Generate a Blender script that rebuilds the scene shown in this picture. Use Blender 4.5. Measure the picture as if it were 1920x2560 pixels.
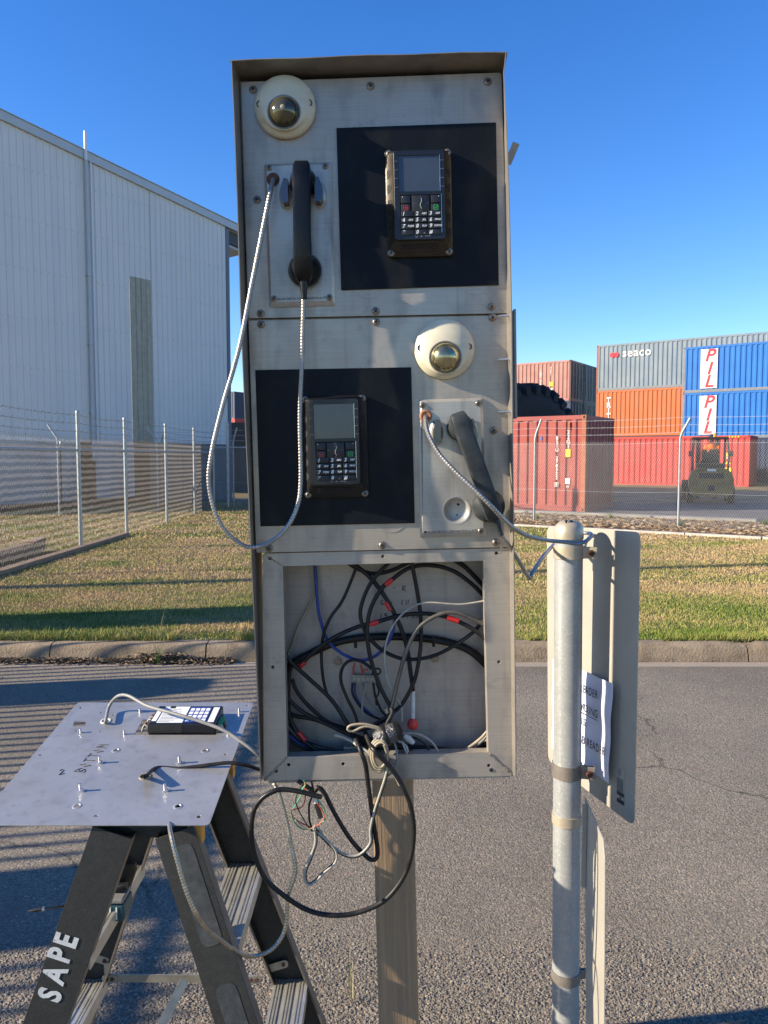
import bpy, bmesh, math, random
import numpy as np
from mathutils import Vector, Matrix
R = math.radians
random.seed(7); np.random.seed(7)
for o in list(bpy.data.objects): bpy.data.objects.remove(o)
SC = bpy.context.scene
COL = SC.collection

# ---------------------------------------------------------------- camera, sky, sun, exposure
CAMH = 1.62; PITCH = 3.9; F = 1923.0
cd = bpy.data.cameras.new('camera'); cam = bpy.data.objects.new('camera', cd); COL.objects.link(cam)
cam.location = (0, 0, CAMH); cam.rotation_euler = (R(90 - PITCH), 0, 0)
cd.sensor_fit = 'VERTICAL'; cd.sensor_height = 36; cd.lens = F / 2560 * 36
cd.clip_start = 0.05; cd.clip_end = 2000
SC.camera = cam
SUN_D = Vector((0.982, 0.189, -0.43)).normalized()
SUN_EL = math.asin(-SUN_D.z)
SUN_ROT = math.atan2(-SUN_D.x, -SUN_D.y)
w = bpy.data.worlds.new('World'); SC.world = w; w.use_nodes = True
nt = w.node_tree; nt.nodes.clear()
sky = nt.nodes.new('ShaderNodeTexSky'); sky.sky_type = 'NISHITA'; sky.sun_disc = False
sky.sun_elevation = SUN_EL; sky.sun_rotation = SUN_ROT % (2 * math.pi)
sky.altitude = 0; sky.air_density = 1.0; sky.dust_density = 0.0; sky.ozone_density = 3.2
bg = nt.nodes.new('ShaderNodeBackground'); bg.inputs['Strength'].default_value = 0.108
wo = nt.nodes.new('ShaderNodeOutputWorld')
hs = nt.nodes.new('ShaderNodeHueSaturation'); hs.inputs['Hue'].default_value = 0.514; hs.inputs['Saturation'].default_value = 1.30; hs.inputs['Value'].default_value = 1.08
nt.links.new(sky.outputs[0], hs.inputs['Color']); nt.links.new(hs.outputs[0], bg.inputs[0]); nt.links.new(bg.outputs[0], wo.inputs[0])
sl = bpy.data.lights.new('sun', 'SUN'); sl.energy = 5.0; sl.angle = R(0.53); sl.color = (1.0, 0.88, 0.71)
so = bpy.data.objects.new('sun', sl); COL.objects.link(so)
so.rotation_euler = SUN_D.to_track_quat('-Z', 'Y').to_euler()
so.location = (-20, -5, 12)
SC.view_settings.view_transform = 'Standard'; SC.view_settings.look = 'None'
SC.view_settings.exposure = 1.1; SC.view_settings.gamma = 1.0
SC.view_settings.use_curve_mapping = False

# ---------------------------------------------------------------- pixel helpers (photo pixels 1920 x 2560)
CR = Matrix.Rotation(R(90 - PITCH), 3, 'X')
CO = Vector((0, 0, CAMH))
def ray(px, py): return CR @ Vector(((px - 960) / F, (1280 - py) / F, -1))
def P(px, py, Y):
    d = ray(px, py); return CO + d * (Y / d.y)
def G(px, py, z=0):
    d = ray(px, py); return CO + d * ((z - CAMH) / d.z)

# ---------------------------------------------------------------- materials
def nodes(m): return m.node_tree.nodes, m.node_tree.links
def mat(name, col, rough=0.6, metal=0.0, var=0.0, vscale=5.0, col2=None, bump=0.0, bscale=40.0, stretch=(1, 1, 1),
        coord='Object', detail=5.0, spec=0.5, rvar=0.0, speck=None, sscale=200, streaks=None, trans=0, rust=None, rustamt=.6, rscale=6):
    m = bpy.data.materials.new(name); m.use_nodes = True
    N, L = nodes(m); b = N['Principled BSDF']
    b.inputs['Base Color'].default_value = (*col, 1); b.inputs['Roughness'].default_value = rough
    b.inputs['Metallic'].default_value = metal; b.inputs['Specular IOR Level'].default_value = spec
    if trans: b.inputs['Transmission Weight'].default_value = trans
    if coord == 'Position':
        tc = N.new('ShaderNodeNewGeometry'); src = tc.outputs['Position']
    else:
        tc = N.new('ShaderNodeTexCoord'); src = tc.outputs[coord]
    mp = N.new('ShaderNodeMapping'); mp.inputs['Scale'].default_value = stretch; L.new(src, mp.inputs[0])
    v = mp.outputs[0]
    out = None
    if var or col2 is not None:
        n = N.new('ShaderNodeTexNoise'); n.inputs['Scale'].default_value = vscale; n.inputs['Detail'].default_value = detail
        n.inputs['Roughness'].default_value = 0.62
        L.new(v, n.inputs[0])
        r = N.new('ShaderNodeMapRange'); r.inputs[1].default_value = 0.32; r.inputs[2].default_value = 0.68; L.new(n.outputs[0], r.inputs[0])
        mx = N.new('ShaderNodeMix'); mx.data_type = 'RGBA'
        c2 = col2 if col2 is not None else tuple(c * (1 - var) for c in col)
        mx.inputs[6].default_value = (*col, 1); mx.inputs[7].default_value = (*c2, 1)
        L.new(r.outputs[0], mx.inputs[0]); out = mx.outputs[2]
        if rvar:
            rr = N.new('ShaderNodeMapRange'); rr.inputs[3].default_value = rough - rvar; rr.inputs[4].default_value = rough + rvar
            L.new(r.outputs[0], rr.inputs[0]); L.new(rr.outputs[0], b.inputs['Roughness'])
    def over(colr, fac):
        nonlocal out
        mx = N.new('ShaderNodeMix'); mx.data_type = 'RGBA'
        if out is None: mx.inputs[6].default_value = (*col, 1)
        else: L.new(out, mx.inputs[6])
        mx.inputs[7].default_value = (*colr, 1); L.new(fac, mx.inputs[0]); out = mx.outputs[2]
    if speck is not None:
        n = N.new('ShaderNodeTexVoronoi'); n.inputs['Scale'].default_value = sscale; L.new(v, n.inputs[0])
        s = N.new('ShaderNodeSeparateColor'); L.new(n.outputs['Color'], s.inputs[0])
        r = N.new('ShaderNodeMapRange'); r.inputs[1].default_value = 0.78; r.inputs[2].default_value = 0.84; L.new(s.outputs[0], r.inputs[0])
        over(speck, r.outputs[0])
    if streaks is not None:
        n = N.new('ShaderNodeTexNoise'); n.inputs['Scale'].default_value = 1.0; n.inputs['Detail'].default_value = 6
        m2 = N.new('ShaderNodeMapping'); m2.inputs['Scale'].default_value = streaks[1]; L.new(src, m2.inputs[0]); L.new(m2.outputs[0], n.inputs[0])
        r = N.new('ShaderNodeMapRange'); r.inputs[1].default_value = 0.5; r.inputs[2].default_value = 0.75; r.inputs[4].default_value = streaks[2]
        L.new(n.outputs[0], r.inputs[0]); over(streaks[0], r.outputs[0])
    if rust is not None:
        n = N.new('ShaderNodeTexNoise'); n.inputs['Scale'].default_value = rscale; n.inputs['Detail'].default_value = 8; n.inputs['Roughness'].default_value = .7
        L.new(v, n.inputs[0])
        r = N.new('ShaderNodeMapRange'); r.inputs[1].default_value = rustamt; r.inputs[2].default_value = rustamt + .08; L.new(n.outputs[0], r.inputs[0])
        over(rust, r.outputs[0])
    if out is not None: L.new(out, b.inputs['Base Color'])
    if bump:
        n = N.new('ShaderNodeTexNoise'); n.inputs['Scale'].default_value = bscale; n.inputs['Detail'].default_value = 4; L.new(v, n.inputs[0])
        bp = N.new('ShaderNodeBump'); bp.inputs['Strength'].default_value = bump; bp.inputs['Distance'].default_value = 0.01
        L.new(n.outputs[0], bp.inputs['Height']); L.new(bp.outputs[0], b.inputs['Normal'])
    return m

def steel_mat(name, base, dark, rough, metal, smudge=(.12, .12, .12), sm=.5):
    m = mat(name, base, rough, metal, vscale=3.5, col2=dark, coord='Object', rvar=.10, detail=7, streaks=(smudge, (22, 22, 9), sm))
    N, L = nodes(m); b = N['Principled BSDF']
    # grease smudges and fine scratches
    col = b.inputs['Base Color'].links[0].from_socket
    tc = N.new('ShaderNodeTexCoord')
    n = N.new('ShaderNodeTexNoise'); n.inputs['Scale'].default_value = 22; n.inputs['Detail'].default_value = 10; n.inputs['Roughness'].default_value = .8; n.inputs['Distortion'].default_value = .3
    L.new(tc.outputs['Object'], n.inputs[0])
    r = N.new('ShaderNodeMapRange'); r.inputs[1].default_value = .57; r.inputs[2].default_value = .70; r.inputs[4].default_value = .5; L.new(n.outputs[0], r.inputs[0])
    mx = N.new('ShaderNodeMix'); mx.data_type = 'RGBA'; L.new(col, mx.inputs[6]); mx.inputs[7].default_value = (*smudge, 1); L.new(r.outputs[0], mx.inputs[0])
    L.new(mx.outputs[2], b.inputs['Base Color'])
    # fine directional grain in the colour, long drip streaks and a few scratches
    for sc_, f0, f1, amt, dk in (((6, 6, 420), .45, .75, .35, .62), ((55, 55, 2.2), .58, .72, .40, .60), ((3, 3, 60), .66, .70, .12, 1.3)):
        mpp = N.new('ShaderNodeMapping'); mpp.inputs['Scale'].default_value = sc_; L.new(tc.outputs['Object'], mpp.inputs[0])
        nn = N.new('ShaderNodeTexNoise'); nn.inputs['Scale'].default_value = 1; nn.inputs['Detail'].default_value = 5; L.new(mpp.outputs[0], nn.inputs[0])
        rr_ = N.new('ShaderNodeMapRange'); rr_.inputs[1].default_value = f0; rr_.inputs[2].default_value = f1; rr_.inputs[4].default_value = amt; L.new(nn.outputs[0], rr_.inputs[0])
        sv = N.new('ShaderNodeVectorMath'); sv.operation = 'SCALE'; sv.inputs['Scale'].default_value = dk; L.new(b.inputs['Base Color'].links[0].from_socket, sv.inputs[0])
        mm = N.new('ShaderNodeMix'); mm.data_type = 'RGBA'; L.new(b.inputs['Base Color'].links[0].from_socket, mm.inputs[6]); L.new(sv.outputs[0], mm.inputs[7]); L.new(rr_.outputs[0], mm.inputs[0])
        L.new(mm.outputs[2], b.inputs['Base Color'])
    mp = N.new('ShaderNodeMapping'); mp.inputs['Scale'].default_value = (8, 8, 700); L.new(tc.outputs['Object'], mp.inputs[0])
    n2 = N.new('ShaderNodeTexNoise'); n2.inputs['Scale'].default_value = 1; n2.inputs['Detail'].default_value = 3; L.new(mp.outputs[0], n2.inputs[0])
    n3 = N.new('ShaderNodeTexNoise'); n3.inputs['Scale'].default_value = 5; n3.inputs['Detail'].default_value = 2; L.new(tc.outputs['Object'], n3.inputs[0])
    b1 = N.new('ShaderNodeBump'); b1.inputs['Strength'].default_value = .12; b1.inputs['Distance'].default_value = .001; L.new(n2.outputs[0], b1.inputs['Height'])
    b2 = N.new('ShaderNodeBump'); b2.inputs['Strength'].default_value = .25; b2.inputs['Distance'].default_value = .006; L.new(n3.outputs[0], b2.inputs['Height']); L.new(b1.outputs[0], b2.inputs['Normal'])
    L.new(b2.outputs[0], b.inputs['Normal'])
    return m

M = {}
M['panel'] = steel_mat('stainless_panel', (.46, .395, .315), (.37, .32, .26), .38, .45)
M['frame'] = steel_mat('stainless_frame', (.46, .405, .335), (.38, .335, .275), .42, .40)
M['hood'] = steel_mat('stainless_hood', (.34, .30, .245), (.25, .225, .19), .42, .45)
M['boxback'] = steel_mat('stainless_back_wall', (.44, .38, .32), (.37, .32, .27), .48, .25)
M['phone_plate'] = steel_mat('bright_steel_plate', (.52, .485, .42), (.36, .335, .29), .34, .35, (.15, .14, .125), .6)
M['laid_plate'] = steel_mat('smeared_aluminium', (.46, .45, .43), (.34, .335, .325), .36, .5, (.26, .255, .24), .5)
M['post'] = mat('weathered_stainless_post', (.33, .225, .13), .55, .1, col2=(.235, .16, .092), vscale=3, stretch=(40, 40, 1.2), bump=.2, bscale=6, streaks=((.20, .15, .10), (60, 60, 2), .5))
M['screw'] = mat('screw_steel', (.30, .25, .20), .4, .6, var=.45, vscale=200)
M['screw_bright'] = mat('bright_screw', (.75, .74, .72), .25, .9, var=.2, vscale=200)
M['dark'] = mat('dark_recess', (.01, .01, .01), .8)
M['black_sheet'] = mat('black_acrylic_sheet', (.0045, .0065, .010), .5, 0, var=.3, vscale=9, speck=None, spec=.18, streaks=((.028, .026, .020), (14, 14, 9), .5), bump=.05, bscale=300)
M['black_body'] = mat('black_die_cast', (.018, .018, .019), .34, .35, var=.3, vscale=20, bump=.12, bscale=500)
M['sunlit_body'] = mat('worn_sunlit_die_cast', (.055, .046, .034), .34, .6, var=.45, vscale=14, bump=.1, bscale=500)  # worn black casing with the sun's warm tone painted into it
M['bezel'] = mat('black_bezel', (.009, .0095, .011), .33, 0, bump=.05, bscale=600)
M['screen'] = mat('grey_screen', (.052, .066, .080), .16, 0, var=.18, vscale=15, spec=.6)
M['key'] = mat('black_key', (.013, .014, .015), .45, 0)
M['legend'] = mat('white_legend', (.75, .75, .72), .6)
M['legend_grey'] = mat('grey_legend', (.22, .22, .22), .6)
M['red_legend'] = mat('red_legend', (.55, .04, .04), .6)
M['green_legend'] = mat('green_legend', (.05, .55, .10), .6)
M['dome_cream'] = mat('cream_plastic', (.68, .62, .46), .42, 0, col2=(.58, .51, .35), vscale=14, detail=7, streaks=((.36, .32, .22), (12, 12, 50), .45), spec=.4)
M['dome_glass'] = mat('smoked_dome', (.075, .066, .032), .12, .35, spec=1.0)
M['dome_sunlit'] = mat('sunlit_dome_window', (.52, .46, .27), .2, .9, var=.55, vscale=22, stretch=(3, 3, .6))  # gold tone paints sunlight into the second dome window
M['handset'] = mat('black_handset_plastic', (.006, .0065, .007), .32, 0, spec=.28, bump=.06, bscale=300, var=.25, vscale=30, rvar=.1)
M['handset2'] = mat('dusty_handset_plastic', (.018, .021, .022), .45, 0, spec=.3, bump=.06, bscale=300, col2=(.045, .05, .05), vscale=30)
M['armour'] = mat('armoured_cord_steel', (.40, .37, .325), .34, .7, var=.25, vscale=90)
M['armour_warm'] = mat('worn_armoured_cord', (.50, .44, .34), .32, .85, var=.35, vscale=60)
M['sleeve'] = mat('grey_cord_sleeve', (.22, .24, .26), .35, .3, var=.2, vscale=60)
M['chrome'] = mat('dark_chrome', (.10, .10, .105), .22, .85)
M['rust_rubber'] = mat('rusty_grommet', (.14, .05, .03), .7, 0, var=.5, vscale=80)
M['orange_rubber'] = mat('orange_grommet', (.42, .17, .08), .7, 0, var=.45, vscale=80)
M['print'] = mat('black_print', (.03, .03, .035), .7)
M['cable_black'] = mat('black_cable', (.006, .006, .0065), .40, 0, spec=.28, col2=(.022, .020, .017), vscale=25, rvar=.1)
M['cable_grey'] = mat('grey_cable', (.23, .225, .21), .5, 0, var=.3, vscale=40)
M['cable_mottled'] = mat('mottled_black_cable', (.03, .028, .025), .45, 0, col2=(.13, .115, .09), vscale=18)  # black cable with paler brown-grey patches
M['cable_white'] = mat('white_cable', (.40, .37, .30), .5, 0, var=.35, vscale=50)
M['cable_blue'] = mat('blue_cable', (.012, .045, .22), .45)
M['cable_yellow'] = mat('yellowed_cable', (.34, .32, .19), .5)
M['cable_beige'] = mat('beige_cable', (.34, .28, .185), .5, 0, var=.3, vscale=40)
M['red'] = mat('red_tape', (.55, .02, .015), .35)
M['wire_green'] = mat('green_wire', (.03, .30, .12), .5)
M['wire_red'] = mat('red_wire', (.5, .06, .03), .5)
M['tape_grey'] = mat('grey_tape', (.10, .10, .10), .3, .1, var=.6, vscale=60, bump=.6, bscale=120)
M['tape_white'] = mat('white_tape', (.62, .62, .58), .5, 0, var=.3, vscale=80, bump=.3, bscale=120)
M['terminal'] = mat('terminal_nylon', (.36, .33, .25), .5, 0, var=.2, vscale=90)
M['galv'] = mat('galvanised_steel', (.40, .405, .39), .42, .35, col2=(.33, .34, .33), vscale=24, detail=8, streaks=((.30, .29, .26), (40, 40, 3), .4), speck=(.43, .43, .41), sscale=220)
M['galv_band'] = mat('cream_stained_band', (.50, .43, .31), .45, .35, col2=(.38, .32, .24), vscale=30)
M['dark_band'] = mat('dark_clamp_band', (.25, .22, .18), .5, .35, col2=(.16, .14, .12), vscale=30)  # clamp band in a darker brown-grey
M['sign_back'] = mat('aluminium_sign_back', (.42, .385, .315), .5, .25, col2=(.36, .33, .27), vscale=9, detail=8, speck=None, bump=.03, bscale=200)
M['rustbolt'] = mat('rusty_bolt', (.13, .045, .022), .85, 0, var=.6, vscale=120, bump=.5, bscale=200)
M['paper'] = mat('paper', (.66, .67, .76), .28, 0, var=.06, vscale=12, spec=.5)
M['plastic_sleeve'] = mat('clear_tape', (.75, .77, .85), .2, 0, var=.1, vscale=20)
M['fibreglass'] = mat('black_fibreglass', (.012, .012, .011), .6, 0, col2=(.022, .022, .018), vscale=60, detail=9, speck=None, bump=.15, bscale=500, streaks=((.07, .07, .055), (420, 60, 260), .35))
M['rail_edge'] = mat('worn_rail_edge', (.17, .135, .10), .6, 0, var=.35, vscale=20)
M['worn_patch'] = mat('scuffed_sticker_remains', (.024, .027, .027), .55, 0, col2=(.06, .064, .064), vscale=50, detail=9, bump=.04, bscale=200)
M['tread'] = mat('aluminium_tread', (.62, .60, .52), .35, .6, col2=(.48, .45, .38), vscale=20, detail=7)
M['zinc'] = mat('zinc_bracket', (.40, .38, .31), .45, .6, col2=(.28, .26, .21), vscale=35)
M['orange_cap'] = mat('orange_plastic', (.62, .28, .04), .5, 0, var=.2, vscale=20)
M['stencil'] = mat('white_stencil_paint', (.62, .62, .58), .7, 0, col2=(.45, .45, .42), vscale=60, rust=(.03, .03, .03), rustamt=.62, rscale=70)
M['label_white'] = mat('white_label', (.78, .78, .76), .5, 0, var=.08, vscale=30)
M['pcb_green'] = mat('green_connector', (.06, .28, .08), .4)
M['teal'] = mat('teal_plastic', (.02, .07, .09), .4)
M['pole_white'] = mat('white_pipe', (.70, .71, .72), .5)
M['clad'] = mat('grey_wall_cladding', (.70, .675, .625), .5, 0, col2=(.66, .64, .60), vscale=.7, streaks=((.58, .565, .54), (3, 3, .15), .5))
M['clad_trim'] = mat('grey_flashing', (.47, .49, .49), .5, .1, var=.08, vscale=2)
M['skylight'] = mat('aged_translucent_sheet', (.42, .385, .285), .5, 0, col2=(.32, .295, .22), vscale=5, detail=8, streaks=((.16, .15, .12), (9, 9, .5), .6))
M['dado'] = mat('white_precast', (.60, .54, .47), .85, 0, col2=(.46, .42, .37), vscale=1.5, bump=.3, bscale=20, streaks=((.22, .15, .10), (2, 2, .6), .45))
M['block'] = mat('grey_block_wall', (.20, .19, .17), .9, 0, col2=(.14, .13, .12), vscale=3, bump=.4, bscale=25)
M['brown_block'] = mat('rusty_brown_wall', (.21, .105, .055), .9, 0, col2=(.13, .07, .04), vscale=4, bump=.4, bscale=25)
M['beige_block'] = mat('beige_wall', (.30, .25, .18), .9, 0, col2=(.24, .2, .15), vscale=4, bump=.4, bscale=25)
M['dark_steel'] = mat('dark_painted_steel', (.06, .065, .07), .6)
M['column'] = mat('grey_steel_column', (.13, .15, .17), .55)
M['fence_galv'] = mat('fence_galvanised', (.42, .43, .41), .45, .4, var=.3, vscale=8)
M['wire'] = mat('fence_wire', (.50, .49, .46), .5, .3, var=.2, vscale=2)
M['wire_dark'] = mat('weathered_fence_wire', (.25, .215, .17), .6, .2, var=.2, vscale=2)
M['concrete'] = mat('kerb_concrete', (.29, .22, .14), .9, 0, col2=(.20, .145, .09), vscale=4, coord='Position', detail=9, bump=.6, bscale=60, streaks=((.10, .075, .05), (6, 6, 14), .75))
M['gutter'] = mat('gutter_concrete', (.33, .27, .20), .9, 0, col2=(.27, .22, .165), vscale=3, coord='Position', detail=9, bump=.4, bscale=80)
M['white_edging'] = mat('pale_concrete_edging', (.52, .47, .40), .9, 0, col2=(.40, .35, .29), vscale=5, coord='Position', bump=.4, bscale=30)
M['timber'] = mat('weathered_timber', (.30, .21, .135), .85, 0, col2=(.16, .11, .07), vscale=4, stretch=(12, 1, 12), bump=.4, bscale=30)
M['slab'] = mat('slab_concrete', (.30, .28, .24), .9, 0, col2=(.2, .185, .16), vscale=2, coord='Position', bump=.4, bscale=20)
M['tyre'] = mat('black_rubber', (.018, .019, .021), .8, 0, var=.3, vscale=3, bump=.2, bscale=40)
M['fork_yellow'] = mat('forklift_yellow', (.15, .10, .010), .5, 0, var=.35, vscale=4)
M['fork_dark'] = mat('forklift_black', (.02, .02, .02), .6)
M['hivis'] = mat('hi_vis_orange', (.85, .16, .02), .8)
M['skin'] = mat('skin', (.36, .20, .13), .6)
M['navy_cloth'] = mat('navy_cloth', (.02, .025, .05), .8)
M['lamp_orange'] = mat('orange_beacon', (.8, .25, .02), .3)

def ground_mat_asphalt():
    m = bpy.data.materials.new('asphalt'); m.use_nodes = True; N, L = nodes(m); b = N['Principled BSDF']
    g = N.new('ShaderNodeNewGeometry'); pos = g.outputs['Position']
    v = N.new('ShaderNodeTexVoronoi'); v.inputs['Scale'].default_value = 165; L.new(pos, v.inputs[0])
    s = N.new('ShaderNodeSeparateColor'); L.new(v.outputs['Color'], s.inputs[0])
    cr = N.new('ShaderNodeValToRGB'); cr.color_ramp.elements[0].color = (.105, .091, .068, 1); cr.color_ramp.elements[1].color = (.35, .29, .20, 1)
    cr.color_ramp.elements[0].position = 0; cr.color_ramp.elements[1].position = 1
    for p, c in ((.35, (.165, .141, .104, 1)), (.72, (.22, .188, .134, 1)), (.9, (.26, .195, .145, 1))):
        e = cr.color_ramp.elements.new(p); e.color = c
    L.new(s.outputs[0], cr.inputs[0])
    # big blotches, reddish patches
    n = N.new('ShaderNodeTexNoise'); n.inputs['Scale'].default_value = 1.1; n.inputs['Detail'].default_value = 7; L.new(pos, n.inputs[0])
    r = N.new('ShaderNodeMapRange'); r.inputs[1].default_value = .3; r.inputs[2].default_value = .7; r.inputs[3].default_value = .80; r.inputs[4].default_value = 1.2; L.new(n.outputs[0], r.inputs[0])
    mu = N.new('ShaderNodeVectorMath'); mu.operation = 'SCALE'; L.new(cr.outputs[0], mu.inputs[0]); L.new(r.outputs[0], mu.inputs['Scale'])
    n2 = N.new('ShaderNodeTexNoise'); n2.inputs['Scale'].default_value = 3.2; n2.inputs['Detail'].default_value = 5; L.new(pos, n2.inputs[0])
    r2 = N.new('ShaderNodeMapRange'); r2.inputs[1].default_value = .60; r2.inputs[2].default_value = .72; r2.inputs[4].default_value = .45; L.new(n2.outputs[0], r2.inputs[0])
    mx = N.new('ShaderNodeMix'); mx.data_type = 'RGBA'; L.new(r2.outputs[0], mx.inputs[0]); L.new(mu.outputs[0], mx.inputs[6]); mx.inputs[7].default_value = (.17, .12, .095, 1)
    # hairline cracks, a few darker tar patches and a paler worn lane
    nd = N.new('ShaderNodeTexNoise'); nd.inputs['Scale'].default_value = 2.5; nd.inputs['Detail'].default_value = 6; L.new(pos, nd.inputs[0])
    vm = N.new('ShaderNodeVectorMath'); vm.operation = 'MULTIPLY_ADD'; vm.inputs[1].default_value = (.5, .5, .5); L.new(nd.outputs['Color'], vm.inputs[0]); L.new(pos, vm.inputs[2])
    vc = N.new('ShaderNodeTexVoronoi'); vc.feature = 'DISTANCE_TO_EDGE'; vc.inputs['Scale'].default_value = .42; L.new(vm.outputs[0], vc.inputs[0])
    rc_ = N.new('ShaderNodeMapRange'); rc_.inputs[1].default_value = .0; rc_.inputs[2].default_value = .0055; rc_.inputs[3].default_value = .75; rc_.inputs[4].default_value = 0; L.new(vc.outputs['Distance'], rc_.inputs[0])
    nm_ = N.new('ShaderNodeTexNoise'); nm_.inputs['Scale'].default_value = .9; L.new(pos, nm_.inputs[0])
    rm_ = N.new('ShaderNodeMapRange'); rm_.inputs[1].default_value = .48; rm_.inputs[2].default_value = .56; L.new(nm_.outputs[0], rm_.inputs[0])
    ml = N.new('ShaderNodeMath'); ml.operation = 'MULTIPLY'; L.new(rc_.outputs[0], ml.inputs[0]); L.new(rm_.outputs[0], ml.inputs[1])
    mc = N.new('ShaderNodeMix'); mc.data_type = 'RGBA'; L.new(ml.outputs[0], mc.inputs[0]); L.new(mx.outputs[2], mc.inputs[6]); mc.inputs[7].default_value = (.02, .018, .015, 1)
    nt_ = N.new('ShaderNodeTexNoise'); nt_.inputs['Scale'].default_value = .55; nt_.inputs['Detail'].default_value = 4; L.new(pos, nt_.inputs[0])
    rt_ = N.new('ShaderNodeMapRange'); rt_.inputs[1].default_value = .56; rt_.inputs[2].default_value = .64; rt_.inputs[4].default_value = .30; L.new(nt_.outputs[0], rt_.inputs[0])
    mt_ = N.new('ShaderNodeMix'); mt_.data_type = 'RGBA'; L.new(rt_.outputs[0], mt_.inputs[0]); L.new(mc.outputs[2], mt_.inputs[6]); mt_.inputs[7].default_value = (.07, .062, .05, 1)
    L.new(mt_.outputs[2], b.inputs['Base Color']); b.inputs['Roughness'].default_value = .85; b.inputs['Specular IOR Level'].default_value = .3
    v2 = N.new('ShaderNodeTexVoronoi'); v2.inputs['Scale'].default_value = 165; v2.feature = 'SMOOTH_F1'; L.new(pos, v2.inputs[0])
    iv = N.new('ShaderNodeMath'); iv.operation = 'MULTIPLY_ADD'; iv.inputs[1].default_value = -1; iv.inputs[2].default_value = 1; L.new(v2.outputs['Distance'], iv.inputs[0])
    ad = N.new('ShaderNodeMath'); ad.operation = 'ADD'; L.new(iv.outputs[0], ad.inputs[0])
    n4 = N.new('ShaderNodeTexNoise'); n4.inputs['Scale'].default_value = 45; n4.inputs['Detail'].default_value = 6; L.new(pos, n4.inputs[0]); L.new(n4.outputs[0], ad.inputs[1])
    bp = N.new('ShaderNodeBump'); bp.inputs['Strength'].default_value = .7; bp.inputs['Distance'].default_value = .004; L.new(ad.outputs[0], bp.inputs['Height']); L.new(bp.outputs[0], b.inputs['Normal'])
    return m
M['asphalt'] = ground_mat_asphalt()
M['yard_asphalt'] = mat('yard_asphalt', (.105, .098, .09), .9, 0, col2=(.075, .07, .066), vscale=.8, coord='Position', detail=8, bump=.3, bscale=60)
M['chip'] = mat('stone_chip', (.20, .17, .14), .85, 0, coord='Position', col2=(.10, .088, .078), vscale=50)

def grass_mats():
    out = []
    for nm, isb in (('turf_soil', False), ('grass_blades', True)):
        m = bpy.data.materials.new(nm); m.use_nodes = True; N, L = nodes(m); b = N['Principled BSDF']
        g = N.new('ShaderNodeNewGeometry')
        mp = N.new('ShaderNodeMapping'); mp.inputs['Scale'].default_value = (.30, .62, 0); L.new(g.outputs['Position'], mp.inputs[0])
        n = N.new('ShaderNodeTexNoise'); n.inputs['Scale'].default_value = 1.6; n.inputs['Detail'].default_value = 8; n.inputs['Roughness'].default_value = .68; L.new(mp.outputs[0], n.inputs[0])
        sp = N.new('ShaderNodeSeparateXYZ'); L.new(g.outputs['Position'], sp.inputs[0])
        # greener by the kerb, drier in the middle of the verge
        r = N.new('ShaderNodeMapRange'); r.inputs[1].default_value = 6.3; r.inputs[2].default_value = 9.0; r.inputs[3].default_value = -.065; r.inputs[4].default_value = .04; L.new(sp.outputs[1], r.inputs[0])
        a = N.new('ShaderNodeMath'); a.operation = 'ADD'; L.new(n.outputs[0], a.inputs[0]); L.new(r.outputs[0], a.inputs[1])
        if isb:
            rr = N.new('ShaderNodeMapRange'); rr.inputs[3].default_value = -.12; rr.inputs[4].default_value = .12; L.new(g.outputs['Random Per Island'], rr.inputs[0])
            a2 = N.new('ShaderNodeMath'); a2.operation = 'ADD'; L.new(a.outputs[0], a2.inputs[0]); L.new(rr.outputs[0], a2.inputs[1]); a = a2
        cr = N.new('ShaderNodeValToRGB'); E = cr.color_ramp.elements
        if isb: cs = ((.28, (.12, .18, .025)), (.41, (.25, .265, .055)), (.48, (.38, .315, .115)), (.62, (.49, .34, .17)))
        else: cs = ((.32, (.06, .085, .018)), (.45, (.11, .12, .035)), (.53, (.19, .145, .07)), (.66, (.24, .165, .095)))
        E[0].position = cs[0][0]; E[0].color = (*cs[0][1], 1); E[1].position = cs[-1][0]; E[1].color = (*cs[-1][1], 1)
        for p, c in cs[1:-1]: e = E.new(p); e.color = (*c, 1)
        L.new(a.outputs[0], cr.inputs[0]); L.new(cr.outputs[0], b.inputs['Base Color'])
        b.inputs['Roughness'].default_value = .75; b.inputs['Specular IOR Level'].default_value = .2
        out.append(m)
    return out
M['soil'], M['blades'] = grass_mats()
M['mulch_base'] = mat('leaf_litter_ground', (.30, .21, .13), .9, 0, col2=(.17, .12, .08), vscale=14, coord='Position', detail=9, bump=.8, bscale=30)
def island_mat(name, cols, rough=.8):
    m = bpy.data.materials.new(name); m.use_nodes = True; N, L = nodes(m); b = N['Principled BSDF']
    g = N.new('ShaderNodeNewGeometry'); cr = N.new('ShaderNodeValToRGB'); E = cr.color_ramp.elements
    E[0].color = (*cols[0], 1); E[1].color = (*cols[-1], 1)
    for i, c in enumerate(cols[1:-1]): e = E.new((i + 1) / (len(cols) - 1)); e.color = (*c, 1)
    L.new(g.outputs['Random Per Island'], cr.inputs[0]); L.new(cr.outputs[0], b.inputs['Base Color']); b.inputs['Roughness'].default_value = rough
    return m
M['litter'] = island_mat('dry_leaf_litter', [(.30, .20, .11), (.42, .30, .18), (.18, .11, .06), (.36, .28, .18)])
M['chips'] = island_mat('asphalt_aggregate', [(.10, .087, .068), (.20, .172, .130), (.27, .23, .17), (.13, .113, .088), (.36, .31, .23), (.23, .165, .12)])
M['litter_dark'] = island_mat('old_dark_litter', [(.16, .10, .055), (.26, .18, .10), (.09, .055, .03), (.20, .15, .09)])
M['weed'] = island_mat('weed_green', [(.10, .17, .03), (.16, .24, .05), (.24, .26, .09)])
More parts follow.
